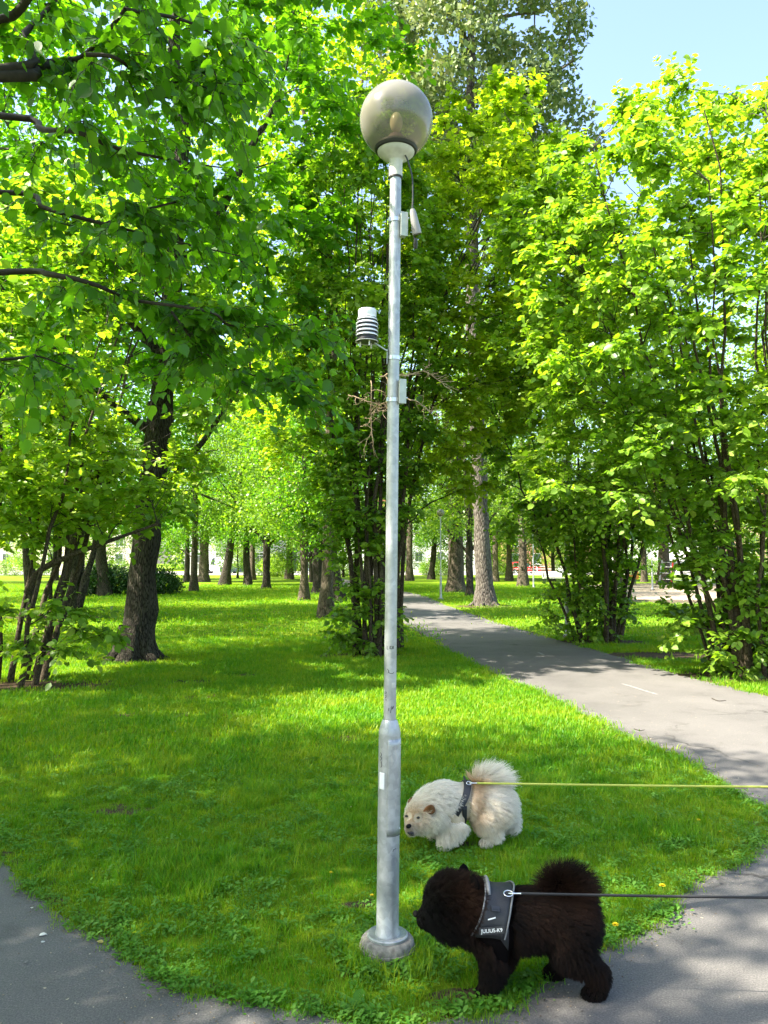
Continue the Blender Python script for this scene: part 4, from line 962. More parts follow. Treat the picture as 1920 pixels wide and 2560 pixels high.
# the other lamps of the park, same make
def other_lamp(p, lab, rz=0):
    o = copy_tree(lamp); o['label'] = lab; o.location = (p[0], p[1], 0); o.rotation_euler = (0, 0, rz)
    for ch in list(o.children):
        if ch.name.split('.')[0] in ('graffiti', 'sticker_remnant'): bpy.data.objects.remove(ch)
    return o
other_lamp(G(1418, 1597), 'globe lamp hidden inside the right hand hazel clump', .6)
other_lamp(G(1102, 1500), 'slim globe lamp beside the far path left of the pine', 1.2)
other_lamp(G(1631, 1476), 'grey globe lamp at the edge of the playground', 2)
other_lamp(G(1334, 1470), 'thin globe lamp on the lawn right of the red car', 3)
# ------------------------------------------------------------------ the far street
M['pavement'] = plain('pale_pavement', (.40, .38, .35), .9, var=.08, scale=3)
M['street'] = plain('street_asphalt', (.22, .215, .21), .9, var=.08, scale=2)
M['kerbstone'] = plain('kerbstone', (.45, .43, .40), .9)
def sheet(name, pts, z, mat, label):
    tr = tessellate_polygon([[Vector((p[0], p[1], 0)) for p in pts]]); me = np_mesh(name, np.array([(p[0], p[1], z) for p in pts]), np.array(tr))
    if me.polygons[0].normal.z < 0: me.flip_normals()
    return tag(link(name, me, mat), label, kind='structure')
sheet('street', [(-160, 101), (160, 101), (160, 114), (-160, 114)], .008, M['street'], 'far street crossing behind the park')
bm = bmesh.new(); bm_box(bm, (0, 98.5, .05), (320, 4.6, .14)); o = obj_bm('pavement', bm, M['pavement']); tag(o, 'pale pavement along the park side of the far street', kind='structure')
bm = bmesh.new(); bm_box(bm, (0, 117, .05), (320, 5.6, .14)); o = obj_bm('pavement', bm, M['pavement']); tag(o, 'pale pavement in front of the far houses', kind='structure')
M['sand'] = plain('play_sand', (.30, .235, .17), .95, var=.2, scale=2.5, bmp=.4)
sheet('sand', [G(*q)[:2] for q in ((1540, 1505), (1700, 1509), (1900, 1512), (2200, 1516), (2200, 1462), (1900, 1460), (1650, 1458), (1470, 1462), (1440, 1478))], .006, M['sand'], 'brown playground sand right of the path')
M['timber'] = plain('weathered_timber', (.16, .13, .10), .9, var=.2)
a_, b_ = G(1440, 1504), G(2150, 1514); bm = bmesh.new(); L = np.linalg.norm(b_-a_); an = math.atan2(b_[1]-a_[1], b_[0]-a_[0])
for k in range(5):
    c = a_+(b_-a_)*(k+.5)/5; box_l = L/5-.03; bm_ = bmesh.new(); bm_box(bm_, c+np.array([0, 0, .06]), (box_l, .16, .16), Matrix.Rotation(an, 3, 'Z'), .015); o = obj_bm('timber_beam', bm_, M['timber'])
    tag(o, ['leftmost', 'second', 'middle', 'fourth', 'rightmost'][k]+' weathered timber edging the playground sand', 'beam', 'timber edging of the sand')

M['glass_dark'] = plain('window_glass', (.05, .06, .07), .08, var=.05, spec=.8)
M['win_frame'] = plain('white_window_frame', (.7, .7, .68), .5, var=.02)
M['roof_red'] = plain('red_roof', (.30, .10, .06), .85, var=.15, scale=4)
M['roof_grey'] = plain('grey_roof', (.16, .16, .17), .8, var=.1, scale=4)
def house(label, x0, x1, y, h, wall, roof, gable, nx, nz, seed):
    rg = random.Random(seed); o = empty('house', ((x0+x1)/2, y, 0)); tag(o, label, 'house', 'houses across the far street'); w = x1-x0; d = 10
    box('wall', (0, d/2, h/2), (w, d, h), wall, o)
    if gable:
        pr = [(-.4, 0), (d+.4, 0), (d/2, gable)]; bm = bmesh.new(); vs = [[bm.verts.new((s*(w/2+.3), a_, h+b_)) for a_, b_ in pr] for s in (-1, 1)]
        bm.faces.new(vs[0]); bm.faces.new(vs[1][::-1])
        for i in range(3): bm.faces.new((vs[0][i], vs[1][i], vs[1][(i+1) % 3], vs[0][(i+1) % 3]))
        bmesh.ops.recalc_face_normals(bm, faces=bm.faces); rf = obj_bm('roof', bm, roof, o)
        box('chimney', (w*.2, d*.5, h+gable*.9), (.9, .7, 1.8), wall, rf)
    else:
        rf = box('roof', (0, d/2, h+.12), (w+.5, d+.5, .24), roof, o)
    sx, sz = w/nx, (h-.6)/nz
    for i in range(nx):
        for j in range(nz):
            cx, cz = -w/2+sx*(i+.5), .9+sz*(j+.5)-.2
            if j == 0 and i == nx//2:
                dr = box('door', (cx, -.05, 1.1), (1.1, .14, 2.2), M['timber'], o); box('handle', (cx+.4, -.16, 1.05), (.05, .08, .16), M['steel_band'], dr); continue
            wf = box('window', (cx, -.04, cz), (1.35, .14, min(1.7, sz*.62)), M['win_frame'], o)
            for s in (-1, 1): box('pane', (cx+s*.30, -.115, cz), (.54, .03, min(1.7, sz*.62)-.18), M['glass_dark'], wf)
            box('sill', (cx, -.14, cz-min(1.7, sz*.62)/2-.06), (1.55, .26, .07), M['win_frame'], wf)
    return o
wl = {k: plain('render_'+k, c, .9, var=.05, scale=1.5) for k, c in dict(white=(.72, .70, .66), cream=(.66, .58, .44), pink=(.55, .33, .26), grey=(.55, .55, .54), brick=(.36, .17, .11)).items()}
house('long pale house far left behind the hazels', -72, -40, 122, 9, wl['cream'], M['roof_red'], 4, 9, 3, 1)
house('grey house behind the scaffolding', -31, -15, 123, 13, wl['grey'], M['roof_grey'], 0, 5, 4, 2)
house('white house behind the far trunks left of the lamp', -13, 1, 124, 8, wl['white'], M['roof_red'], 4, 4, 2, 3)
house('white house seen down the path', 4, 17, 125, 7.5, wl['white'], M['roof_grey'], 3.5, 4, 2, 4)
house('brick house behind the red car', 19, 33, 123, 9, wl['brick'], M['roof_red'], 4, 4, 3, 5)
house('pale house behind the right hazels', 35, 50, 122, 9.5, wl['white'], M['roof_red'], 4, 4, 3, 6)
house('pink house at the far right', 52, 72, 122, 10, wl['pink'], M['roof_red'], 4, 5, 3, 7)
# scaffolding
sc = empty('scaffold', (-23, 120.5, 0)); tag(sc, 'scaffolding in front of the grey house behind the left trunks', 'scaffold')
for i in range(7):
    for yy in (0, 1.0):
        tube_obj('pole', [(np.array([(-8+i*2.6, yy, 0), (-8+i*2.6, yy, 12.6)]), np.full(2, .05))], M['steel_band'], sc, 6)
for j in range(1, 6):
    box('deck', (-.2, .5, j*2.1), (16.4, .95, .06), M['timber'], sc)
    for q in (.5, 1.0): tube_obj('guard_rail', [(np.array([(-8.2, -.06, j*2.1+q), (7.9, -.06, j*2.1+q)]), np.full(2, .04))], M['steel_band'], sc, 6)

# parked cars
M['tyre'] = plain('tyre', (.02, .02, .02), .8); M['rim'] = plain('rim', (.45, .45, .46), .35, .8)
M['headlight'] = plain('headlight', (.75, .75, .72), .15); M['tail_light'] = plain('tail_light', (.35, .02, .02), .3)
def car_paint(n, c):
    m = plain('paint_'+n, c, .3, var=.02); m.node_tree.nodes['Principled BSDF'].inputs['Coat Weight'].default_value = .8; return m
def car(label, loc, rz, paint, kind):
    o = empty('parked_car' if kind != 'van' else 'delivery_van', (loc[0], loc[1], .01), (0, 0, rz)); tag(o, label, 'van' if kind == 'van' else 'car', 'vehicles parked along the far street')
    if kind == 'van': low = [(-2.6, .35), (2.6, .35), (2.65, .8), (2.5, 1.05), (1.75, 1.15), (1.2, 2.15), (.9, 2.3), (-2.5, 2.3), (-2.6, 2.1)]; wb, wdt = 1.65, 1.0
    elif kind == 'suv': low = [(-2.15, .35), (2.1, .35), (2.2, .6), (2.15, .9), (1.2, 1.02), (.55, 1.58), (.2, 1.66), (-1.7, 1.62), (-2.05, 1.1), (-2.2, .9)]; wb, wdt = 1.3, .90
    else: low = [(-2.15, .28), (2.15, .28), (2.22, .55), (2.1, .78), (1.1, .92), (.45, 1.38), (.1, 1.45), (-.9, 1.43), (-1.6, 1.0), (-2.15, .92), (-2.22, .6)]; wb, wdt = 1.3, .86
    bm = bmesh.new(); hmx = max(p[1] for p in low); rows_ = []
    for s in (-1, -.93, .93, 1):
        row = []
        for x, z in low:
            k = 1.0 if abs(s) == 1 else 1.0; tw_ = 1-.16*max(0, (z-.9)/(hmx-.9)) if z > .9 else 1; inset = .0 if abs(s) < 1 else .03
            row.append(bm.verts.new((x*(1-inset*.5), s*wdt*tw_, z-(inset if z > .9 else -inset))))
        rows_.append(row)
    n = len(low)
    for a_, b_ in zip(rows_[:-1], rows_[1:]):
        for i in range(n): bm.faces.new((a_[i], a_[(i+1) % n], b_[(i+1) % n], b_[i]))
    bm.faces.new(rows_[0][::-1]); bm.faces.new(rows_[-1]); bmesh.ops.recalc_face_normals(bm, faces=bm.faces)
    obj_bm('body', bm, paint, o)
    zt, zb = hmx-.12, (1.0 if kind != 'van' else 1.25)
    for s in (-1, 1):
        spans = [(.05, .75), (-.85, -.05), (-1.5, -.95)] if kind == 'suv' else [(.05, .55), (-.75, -.05)] if kind == 'car' else [(.75, 1.3)]
        for x0, x1 in spans:
            f_ = 1-.16*((zb+zt)/2-.9)/(hmx-.9); bm = bmesh.new(); top_in = .22 if x1 > .5 else 0
            yb, yt = s*(wdt*(1-.16*(zb-.9)/(hmx-.9))+.012), s*(wdt*(1-.16*(zt-.9)/(hmx-.9))+.012)
            bm.faces.new([bm.verts.new(q) for q in ((x0, yb, zb), (x1+.1, yb, zb), (x1-top_in, yt, zt), (x0, yt, zt))]); r = bmesh.ops.extrude_face_region(bm, geom=list(bm.faces)); bmesh.ops.translate(bm, vec=(0, -s*.03, 0), verts=[v for v in r['geom'] if isinstance(v, bmesh.types.BMVert)]); bmesh.ops.recalc_face_normals(bm, faces=bm.faces); obj_bm('side_window', bm, M['glass_dark'], o)
        for x in (-wb, wb):
            T = Matrix.Translation(Vector((x, s*(wdt-.06), .33))) @ Matrix.Rotation(math.pi/2, 4, 'X')
            w_ = lathe('wheel', [(.20, -.11), (.32, -.11), (.34, -.07), (.34, .07), (.32, .11), (.20, .11)], M['tyre'], o, 20, M=T); lathe('rim', [(0, -.095), (.19, -.09), (.21, -.112), (.21, .112), (.19, .09), (0, .095)], M['rim'], w_, 16, M=T)
        box('headlight', (2.14 if kind != 'van' else 2.58, s*wdt*.72, .72 if kind != 'van' else .9), (.12, .32, .14), M['headlight'], o, None, .02)
        box('tail_light', (-2.16 if kind != 'van' else -2.60, s*wdt*.82, .85), (.08, .16, .26), M['tail_light'], o, None, .02)
        box('mirror', (.75 if kind != 'van' else 1.5, s*(wdt+.1), zb+.02), (.12, .2, .14), paint, o, None, .03)
    # windscreens, laid on the slanting panes
    def slant(nm, i0, i1, u0, u1):
        a_, b_ = np.array(low[i0]), np.array(low[i1]); nrm_ = np.array([b_[1]-a_[1], -(b_[0]-a_[0])]); nrm_ /= np.linalg.norm(nrm_); nrm_ = nrm_ if nrm_[1] > 0 else -nrm_
        p, q = a_+(b_-a_)*u0+nrm_*.012, a_+(b_-a_)*u1+nrm_*.012; bm = bmesh.new()
        bm.faces.new([bm.verts.new(v) for v in ((p[0], -wdt*.80, p[1]), (p[0], wdt*.80, p[1]), (q[0], wdt*.72, q[1]), (q[0], -wdt*.72, q[1]))]); r = bmesh.ops.extrude_face_region(bm, geom=list(bm.faces)); bmesh.ops.translate(bm, vec=(-nrm_[0]*.03, 0, -nrm_[1]*.03), verts=[v for v in r['geom'] if isinstance(v, bmesh.types.BMVert)]); bmesh.ops.recalc_face_normals(bm, faces=bm.faces); obj_bm(nm, bm, M['glass_dark'], o)
    slant('windscreen', 4, 5, .08, .92)
    if kind != 'van': slant('rear_window', 7, 8, .1, .9)
    return o
car('red car parked behind the far trunks right of the pine', (18.8, 104.2), 0, car_paint('red', (.62, .03, .03)), 'suv')
car('white van parked behind the leaning trunk', (-22.8, 108.5), math.pi, car_paint('white', (.80, .80, .80)), 'van')
car('dark blue car parked right of the white van', (-19.6, 103.5), 0, car_paint('blue', (.03, .045, .09)), 'car')
car('silver car half hidden right of the red car', (25.6, 104.0), math.pi, car_paint('silver', (.62, .63, .64)), 'car')
car('black car behind the playground', (39.5, 103.8), 0, car_paint('black', (.012, .012, .014)), 'suv')
car('silver car behind the right hazel', (49.5, 104.2), 0, car_paint('silver2', (.55, .56, .58)), 'car')
# white railings along the street
M['white_metal'] = plain('white_metal', (.75, .75, .74), .5, var=.03)
for k, x0 in enumerate((8, 18, 28, 38)):
    f_ = empty('railing', (x0, 100.6, .12)); tag(f_, ['white railing at the far end of the path', 'white railing in front of the red car', 'white railing behind the playground', 'white railing far right behind the hazels'][k], 'railing', 'white railings along the far street')
    for i in range(6): tube_obj('post', [(np.array([(i*1.9, 0, 0), (i*1.9, 0, 1.0)]), np.full(2, .035))], M['white_metal'], f_, 6)
    for z in (.25, .62, .97): tube_obj('rail', [(np.array([(0, 0, z), (9.5, 0, z)]), np.full(2, .028))], M['white_metal'], f_, 6)
# park bench beside the playground
p_ = G(1385, 1459); bn = empty('park_bench', (p_[0], p_[1], 0), (0, 0, .15)); tag(bn, 'white slatted park bench left of the hazel clump', 'bench')
for k in range(4): box('seat_slat', (0, -.18+k*.12, .45), (1.8, .09, .035), M['white_metal'], bn, None, .006)
for k in range(4): box('back_slat', (0, .26+k*.03, .58+k*.12), (1.8, .03, .09), M['white_metal'], bn, Matrix.Rotation(-.22, 3, 'X'), .006)
for s in (-.8, .8):
    bm = bmesh.new(); bm_box(bm, (s, -.17, .215), (.05, .05, .43)); bm_box(bm, (s, .22, .45), (.05, .05, .90), Matrix.Rotation(-.15, 3, 'X')); bm_box(bm, (s, .03, .41), (.05, .44, .04)); obj_bm('leg', bm, M['black_plate'], bn)
# spring rider
M['orange'] = plain('orange_board', (.70, .28, .03), .5, var=.05); M['red_paint'] = plain('red_paint', (.55, .03, .025), .5)
p_ = G(1586, 1462); sr = empty('spring_rider', (p_[0], p_[1], 0)); tag(sr, 'orange spring rider in the playground sand', 'spring rider')
t = np.linspace(0, 5*2*np.pi, 60); tube_obj('spring', [(np.c_[.13*np.cos(t), .13*np.sin(t), np.linspace(.02, .42, 60)], np.full(60, .018))], M['black_plate'], sr, 6)
bm = bmesh.new(); pr = [(-.35, .42), (.3, .42), (.38, .7), (.3, 1.0), (.05, 1.05), (-.05, .75), (-.3, .72), (-.42, .9)]
vs = [[bm.verts.new((x, s*.05, z)) for x, z in pr] for s in (-1, 1)]; bm.faces.new(vs[0]); bm.faces.new(vs[1][::-1])
for i in range(8): bm.faces.new((vs[0][i], vs[0][(i+1) % 8], vs[1][(i+1) % 8], vs[1][i]))
bmesh.ops.recalc_face_normals(bm, faces=bm.faces); obj_bm('body', bm, M['orange'], sr); box('seat', (-.12, 0, .78), (.32, .26, .05), M['timber'], sr, None, .01)
tube_obj('handle', [(np.array([(.2, -.22, .95), (.2, .22, .95)]), np.full(2, .018))], M['red_paint'], sr, 6)
# rope climbing net
p_ = G(1745, 1466); cn = empty('climbing_net', (p_[0], p_[1], 0)); tag(cn, 'low rope climbing net with red post in the playground', 'climbing frame')
cor = [(-2.4, -1.2), (2.4, -1.2), (2.4, 1.2), (-2.4, 1.2)]
for k, (x, y) in enumerate(cor): tube_obj('post', [(np.array([(x, y, 0), (x*.9, y*.9, 1.9)]), np.full(2, .06))], M['red_paint'] if k == 0 else M['galv'], cn, 10)
rp = []
for i in range(9):
    u = -1+i/4
    for z in (.5, .95, 1.4): rp.append((resample([(u*2.2, -1.1, z+.1*math.sin(i)), (u*2.0, 1.1, z)], 4), np.full(4, .014)))
for z in (.5, .95, 1.4, 1.75):
    for y in (-1.1, 0, 1.1): rp.append((resample([(-2.2, y, z), (0, y, z-.12), (2.2, y, z)], 6), np.full(6, .014)))
V, F = tubes(rp, 4); o = link('rope_net', np_mesh('rope_net', V, F), M['white_metal'], cn); o['kind'] = 'stuff'

# ------------------------------------------------------------------ small things on the ground
M['dandelion'] = plain('dandelion_petal', (.85, .64, .01), .7, var=.08); M['stem_green'] = plain('flower_stem', (.13, .22, .05), .6)
def dandelion(label, px, py, h, r):
    p = G(px, py); o = empty('dandelion', (p[0], p[1], 0)); tag(o, label, 'flower', 'dandelions in the grass'); rg = np.random.default_rng(int(px))
    tube_obj('stem', [(smooth_path([(0, 0, 0), (.004, .003, h*.5), (.001, -.004, h)], 6), np.full(6, .0016))], M['stem_green'], o, 6)
    V, F = [], []
    for ring_, (n, el, ln) in enumerate(((16, .15, 1.0), (14, .5, .85), (10, .95, .65), (6, 1.35, .45))):
        for k in range(n):
            a_ = k*2*np.pi/n+ring_*.3+rg.normal(0, .08); e = el+rg.normal(0, .08); d = np.array([math.cos(a_)*math.cos(e), math.sin(a_)*math.cos(e), math.sin(e)]); s = np.array([-math.sin(a_), math.cos(a_), 0])*r*.13; q = np.array([.001, -.004, h]); b0 = len(V)
            V += [q, q+d*r*ln*.6+s, q+d*r*ln, q+d*r*ln*.6-s]; F.append((b0, b0+1, b0+2, b0+3))
    link('flower_head', np_mesh('flower_head', np.array(V), np.array(F)), M['dandelion'], o)
dandelion('dandelion by the path edge below the black leash', 1538, 2334, .045, .021)
dandelion('dandelion by the path edge above the black leash', 1655, 2236, .05, .021)
dandelion('dandelion right of the cream dog below the yellow leash', 1745, 2068, .05, .020)
dandelion('small yellow flower left of the lamp pole', 827, 2200, .045, .014)
dandelion('tiny yellow flower close beside the lamp pole', 929, 2258, .045, .012)
dandelion('half-closed dandelion near the right grass tip', 1800, 2090, .03, .014)
def plant(label, px, py, n, L, seed):
    p = G(px, py); o = empty('broadleaf_weed', (p[0], p[1], 0)); tag(o, label, 'weed', 'broadleaf weeds in the lawn'); rg = np.random.default_rng(seed)
    for k in range(n):
        a_ = k*6.28/n+rg.normal(0, .3); l_ = L*rg.uniform(.7, 1.15); w_ = l_*rg.uniform(.30, .40); el = rg.uniform(.25, .8); V = []
        for t in np.linspace(0, 1, 8):
            r_ = l_*t; z = .012+l_*(math.sin(el)*t-.55*t*t*math.sin(el)); ww = w_*(math.sin(math.pi*min(1, max(0, (t-.12)/.88))**.8)*.5+.03)
            for s in (-1, 0, 1): V.append((math.cos(a_)*r_*math.cos(el)-math.sin(a_)*s*ww, math.sin(a_)*r_*math.cos(el)+math.cos(a_)*s*ww, z+abs(s)*ww*.25))
        F = [(i*3+j, i*3+j+1, i*3+4+j, i*3+3+j) for i in range(7) for j in range(2)]
        link('leaf', np_mesh('leaf', np.array(V), np.array(F), {'tint': np.full(24, rg.uniform(.3, .9))}, True), M['weed'], o)
for i_, (lb, px, py, n, L) in enumerate((('broadleaf weed at the bottom edge of the lawn below the lamp', 890, 2530, 6, .11), ('broadleaf weed between the left path and the lamp', 715, 2320, 4, .085), ('broadleaf weed left of the lamp footing', 850, 2355, 5, .09),
      ('broadleaf weed right of the pole above the black dog', 1045, 2200, 5, .07), ('broadleaf weed in the lawn beside the left path', 330, 2370, 5, .075), ('broadleaf weed above the curve of the left path', 215, 2215, 5, .07), ('broadleaf weed at the corner near the left path edge', 300, 2400, 4, .06),
      ('broadleaf weed in the shaded lawn left of the pole', 640, 2170, 5, .065), ('broadleaf weed nearest the right grass tip', 1780, 2140, 6, .06), ('broadleaf weed under the cream dog\'s tail side', 1420, 2085, 5, .06), ('broadleaf weed in front of the black dog\'s paws', 1120, 2535, 6, .075))):
    plant(lb, px, py, n, L, 60+i_)
# litter
M['dry_leaf'] = plain('dry_leaf', (.38, .30, .08), .8, var=.2); M['pale_scrap'] = plain('pale_scrap', (.62, .60, .56), .8)
def fallen(label, px, py, s, mat, seed):
    p = G(px, py, .012); rg = np.random.default_rng(seed); me = leaf_mesh('fallen_leaf', np.zeros((1, 3)), np.array([[1.0, 0, 0.05]]), np.array([[0, 0, 1.0]]), np.array([s]), T_NEAR, np.array([.5]))
    o = link('fallen_leaf', me, mat); o.location = p; o.rotation_euler = (rg.normal(0, .15), rg.normal(0, .15), rg.uniform(0, 6.28)); tag(o, label, 'leaf', 'litter on the ground')
for i_, (lb, px, py, s, m_) in enumerate((('pale scrap on the left path', 98, 2338, .035, 'pale_scrap'), ('small pale scrap below another on the left path', 103, 2356, .02, 'pale_scrap'), ('pale petal near the edge of the left path', 80, 2268, .018, 'pale_scrap'), ('pale petal lower on the left path', 66, 2404, .022, 'pale_scrap'),
      ('yellowed leaf at the lawn corner', 462, 2468, .045, 'dry_leaf'), ('yellowed leaf under the edge of the left lawn', 258, 2356, .03, 'dry_leaf'), ('dry leaf at the bottom path', 690, 2526, .03, 'dry_leaf'), ('dry leaf on the lawn by the path bend', 1440, 2062, .05, 'dry_leaf'), ('dark leaf on the sunny path', 1206, 1594, .05, 'dry_leaf'))):
    fallen(lb, px, py, s, M[m_], i_)
def ground_twig(label, pts, r):
    q = smooth_path([G(*p, .014) for p in pts], 10); c = q.mean(0); o = tube_obj('fallen_twig', [(q-c, np.linspace(r, r*.4, 10))], M['twig'], None, 5); o.location = c; tag(o, label, 'twig', 'litter on the ground')
ground_twig('thin fallen twig on the sunny path at the right', [(1780, 1746), (1795, 1752), (1815, 1751)], .008)
ground_twig('thin fallen twig on the sunny path near the lawn', [(1585, 1822), (1600, 1826), (1612, 1824)], .005)
ground_twig('fallen stick on the lawn below the big tree', [(445, 1700), (490, 1712), (525, 1708)], .012)
ground_twig('dry stalk lying between the black dog\'s feet', [(1262, 2455), (1280, 2462), (1300, 2458), (1318, 2464)], .003)
M['worn_paint'] = plain('worn_white_paint', (.21, .205, .20), .9, var=.3, scale=60)
def mark(px0, py0, px1, py1, w):
    a_, b_ = G(px0, py0)[:2], G(px1, py1)[:2]; u = unit(b_-a_); s = np.array([-u[1], u[0]])*w/2
    rg = np.random.default_rng(int(px0)); n = 14; P1, P2 = [], []
    for t in np.linspace(0, 1, n): P1.append(a_+(b_-a_)*t+s*rg.uniform(.3, 1.1)); P2.append(a_+(b_-a_)*t-s*rg.uniform(.3, 1.1))
    sheet('path_marking', P1+P2[::-1], .012, M['worn_paint'], 'worn white scuff painted on the sunny path')
mark(1556, 1711, 1642, 1738, .06); mark(1345, 1632, 1362, 1640, .05)
# ------------------------------------------------------------------ the two dogs
def fur_mat(name, rough=.55, spec=.3, trans=0.0):
    m, nt, b = new_mat(name)
    at = nt.nodes.new('ShaderNodeAttribute'); at.attribute_name = 'fur_color'
    nt.links.new(at.outputs['Color'], b.inputs['Base Color']); b.inputs['Roughness'].default_value = rough; b.inputs['Specular IOR Level'].default_value = spec
    if trans:
        tr = nt.nodes.new('ShaderNodeBsdfTranslucent'); nt.links.new(at.outputs['Color'], tr.inputs['Color'])
        mx = nt.nodes.new('ShaderNodeMixShader'); mx.inputs[0].default_value = trans
        nt.links.new(b.outputs[0], mx.inputs[1]); nt.links.new(tr.outputs[0], mx.inputs[2]); nt.links.new(mx.outputs[0], nt.nodes['Material Output'].inputs['Surface'])
    return m
M['fur_black'] = fur_mat('black_fur', .6, .14)
M['fur_white'] = fur_mat('cream_fur', .6, .25, .4)
M['skin_black'] = plain('black_underfur', (.004, .003, .003), .95, spec=.05)
M['skin_cream'] = plain('cream_underfur', (.50, .40, .27), .9, var=.08)
M['harness_black'] = plain('black_nylon', (.016, .017, .020), .6, var=.12, scale=200, bmp=.2)
M['harness_trim'] = plain('grey_reflective_trim', (.16, .165, .17), .5)
M['metal_ring'] = plain('chrome', (.75, .75, .76), .18, 1.0, .02)
M['nose'] = plain('wet_nose', (.006, .005, .005), .75, spec=.2)
M['brown_ear'] = plain('ear_skin', (.22, .085, .03), .8, var=.15)
M['tongue'] = plain('dark_mouth', (.015, .012, .018), .4)
M['eye'] = plain('dark_eye', (.008, .006, .005), .1)
M['leash_yellow'] = plain('yellow_green_webbing', (.55, .58, .10), .6, var=.06, scale=120)
M['leash_black'] = plain('black_webbing', (.02, .02, .022), .6)
M['white_print'] = plain('white_print', (.72, .74, .74), .6, var=.03)

def evaluated_mesh(o):
    """the mesh of one object with its modifiers applied, worked out in a scratch scene"""
    ts = bpy.data.scenes.new('scratch'); ts.collection.objects.link(o); vl = ts.view_layers[0]; vl.update()
    out = bpy.data.meshes.new_from_object(o.evaluated_get(vl.depsgraph))
    bpy.data.objects.remove(o); bpy.data.scenes.remove(ts); return out
def body_from(chains, voxel=.011, smooth_it=9):
    bm = bmesh.new()
    for ch in chains:
        ch = np.array(ch, float)
        for a_, b_ in zip(ch[:-1], ch[1:]):
            L = np.linalg.norm(b_[:3]-a_[:3]); n = max(2, int(L/(min(a_[3], b_[3])*.45))+1)
            for t in np.linspace(0, 1, n):
                q = a_*(1-t)+b_*t
                bmesh.ops.create_icosphere(bm, subdivisions=2, radius=q[3], matrix=Matrix.Translation(Vector(q[:3])))
    me = bpy.data.meshes.new('tmp'); bm.to_mesh(me); bm.free()
    o = bpy.data.objects.new('tmp', me)
    r = o.modifiers.new('r', 'REMESH'); r.mode = 'VOXEL'; r.voxel_size = voxel
    s = o.modifiers.new('s', 'SMOOTH'); s.factor = .6; s.iterations = smooth_it
    out = evaluated_mesh(o)
    out.polygons.foreach_set('use_smooth', [True]*len(out.polygons))
    return out
def mesh_arrays(me):
    me.calc_loop_triangles()
    v = np.zeros(len(me.vertices)*3, np.float32); me.vertices.foreach_get('co', v); v = v.reshape(-1, 3)
    n = np.zeros(len(me.vertices)*3, np.float32); me.vertices.foreach_get('normal', n); n = n.reshape(-1, 3)
    t = np.zeros(len(me.loop_triangles)*3, np.int32); me.loop_triangles.foreach_get('vertices', t); return v.astype(float), n.astype(float), t.reshape(-1, 3)
def fur(name, me, n, style, mat, parent, seed, avoid=None, npt=6, r0=.0009, hole=.034, clump=.5, per=22, soft=None):
    rg = np.random.default_rng(seed); v, nn, t = mesh_arrays(me)
    ar = np.linalg.norm(np.cross(v[t[:, 1]]-v[t[:, 0]], v[t[:, 2]]-v[t[:, 0]]), axis=1); k = rg.choice(len(t), n, p=ar/ar.sum())
    w = rg.dirichlet((1, 1, 1), n); p = (v[t[k]]*w[:, :, None]).sum(1); nr = unit((nn[t[k]]*w[:, :, None]).sum(1))
    L, d, col, stiff = style(p, nr, rg)
    if avoid is not None:
        keep = np.ones(n, bool)
        for i in range(0, n, 4000):
            dd = ((p[i:i+4000, None, :]-avoid[None])**2).sum(-1).min(1); keep[i:i+4000] = dd > hole**2
        p, nr, L, d, col, stiff = p[keep], nr[keep], L[keep], d[keep], col[keep], stiff[keep]
    n = len(p); L = L*rg.uniform(.65, 1.12, n)
    d0 = unit(nr*.9+d*.35+rg.normal(0, .10, (n, 3))); d1 = unit(nr*(.30+.3*stiff[:, None])+d+rg.normal(0, .14, (n, 3)))
    s = np.linspace(0, 1, npt)
    # quadratic hair: leaves along the normal, lies over along the flow
    pts = p[:, None, :]+L[:, None, None]*(d0[:, None, :]*(s-.5*s*s)[None, :, None]*1.0+d1[:, None, :]*(.62*s*s)[None, :, None])
    pts[:, :, 2] -= (.10*L[:, None]*(s**2)[None])
    # clumps: tips drawn together
    m = max(20, n//per); ci = rg.choice(n, m, replace=False); cp_ = p[ci].astype(np.float32); near = np.zeros(n, int)
    for i in range(0, n, 3000): near[i:i+3000] = ((p[i:i+3000, None, :].astype(np.float32)-cp_[None])**2).sum(-1).argmin(1)
    ctr = pts[ci][near]; sc = (L/np.maximum(L[ci][near], 1e-4))[:, None, None]; tgt = ctr[:, :1]+(ctr-ctr[:, :1])*sc
    cf = clump*(s**1.4)[None, :, None]*rg.uniform(.4, 1.0, n)[:, None, None]
    if soft is not None: cf = cf*np.where(soft(p), .3, 1.0)[:, None, None]
    pts = pts*(1-cf)+tgt*cf
    pts[:, 1:] += rg.normal(0, 1, (n, npt-1, 3))*(L*.025)[:, None, None]
    pts[:, :, 2] = np.maximum(pts[:, :, 2], .004)
    cu = bpy.data.hair_curves.new(name); cu.add_curves([npt]*n)
    cu.position_data.foreach_set('vector', pts.astype(np.float32).ravel())
    rad = (r0*(1-.75*s))[None]*rg.uniform(.7, 1.2, n)[:, None]
    ra = cu.attributes.get('radius') or cu.attributes.new('radius', 'FLOAT', 'POINT'); ra.data.foreach_set('value', rad.astype(np.float32).ravel())
    ca = cu.attributes.new('fur_color', 'FLOAT_COLOR', 'CURVE'); ca.data.foreach_set('color', np.c_[col, np.ones(n)].astype(np.float32).ravel())
    cu.materials.append(mat); o = bpy.data.objects.new(name, cu); COL.objects.link(o); o.parent = parent; o['kind'] = 'stuff'
    return o
def near_w(p, c, r): return np.exp(-(((p-np.array(c))/np.array(r))**2).sum(1))
def lerp(a_, b_, t): return a_*(1-t)+b_*t
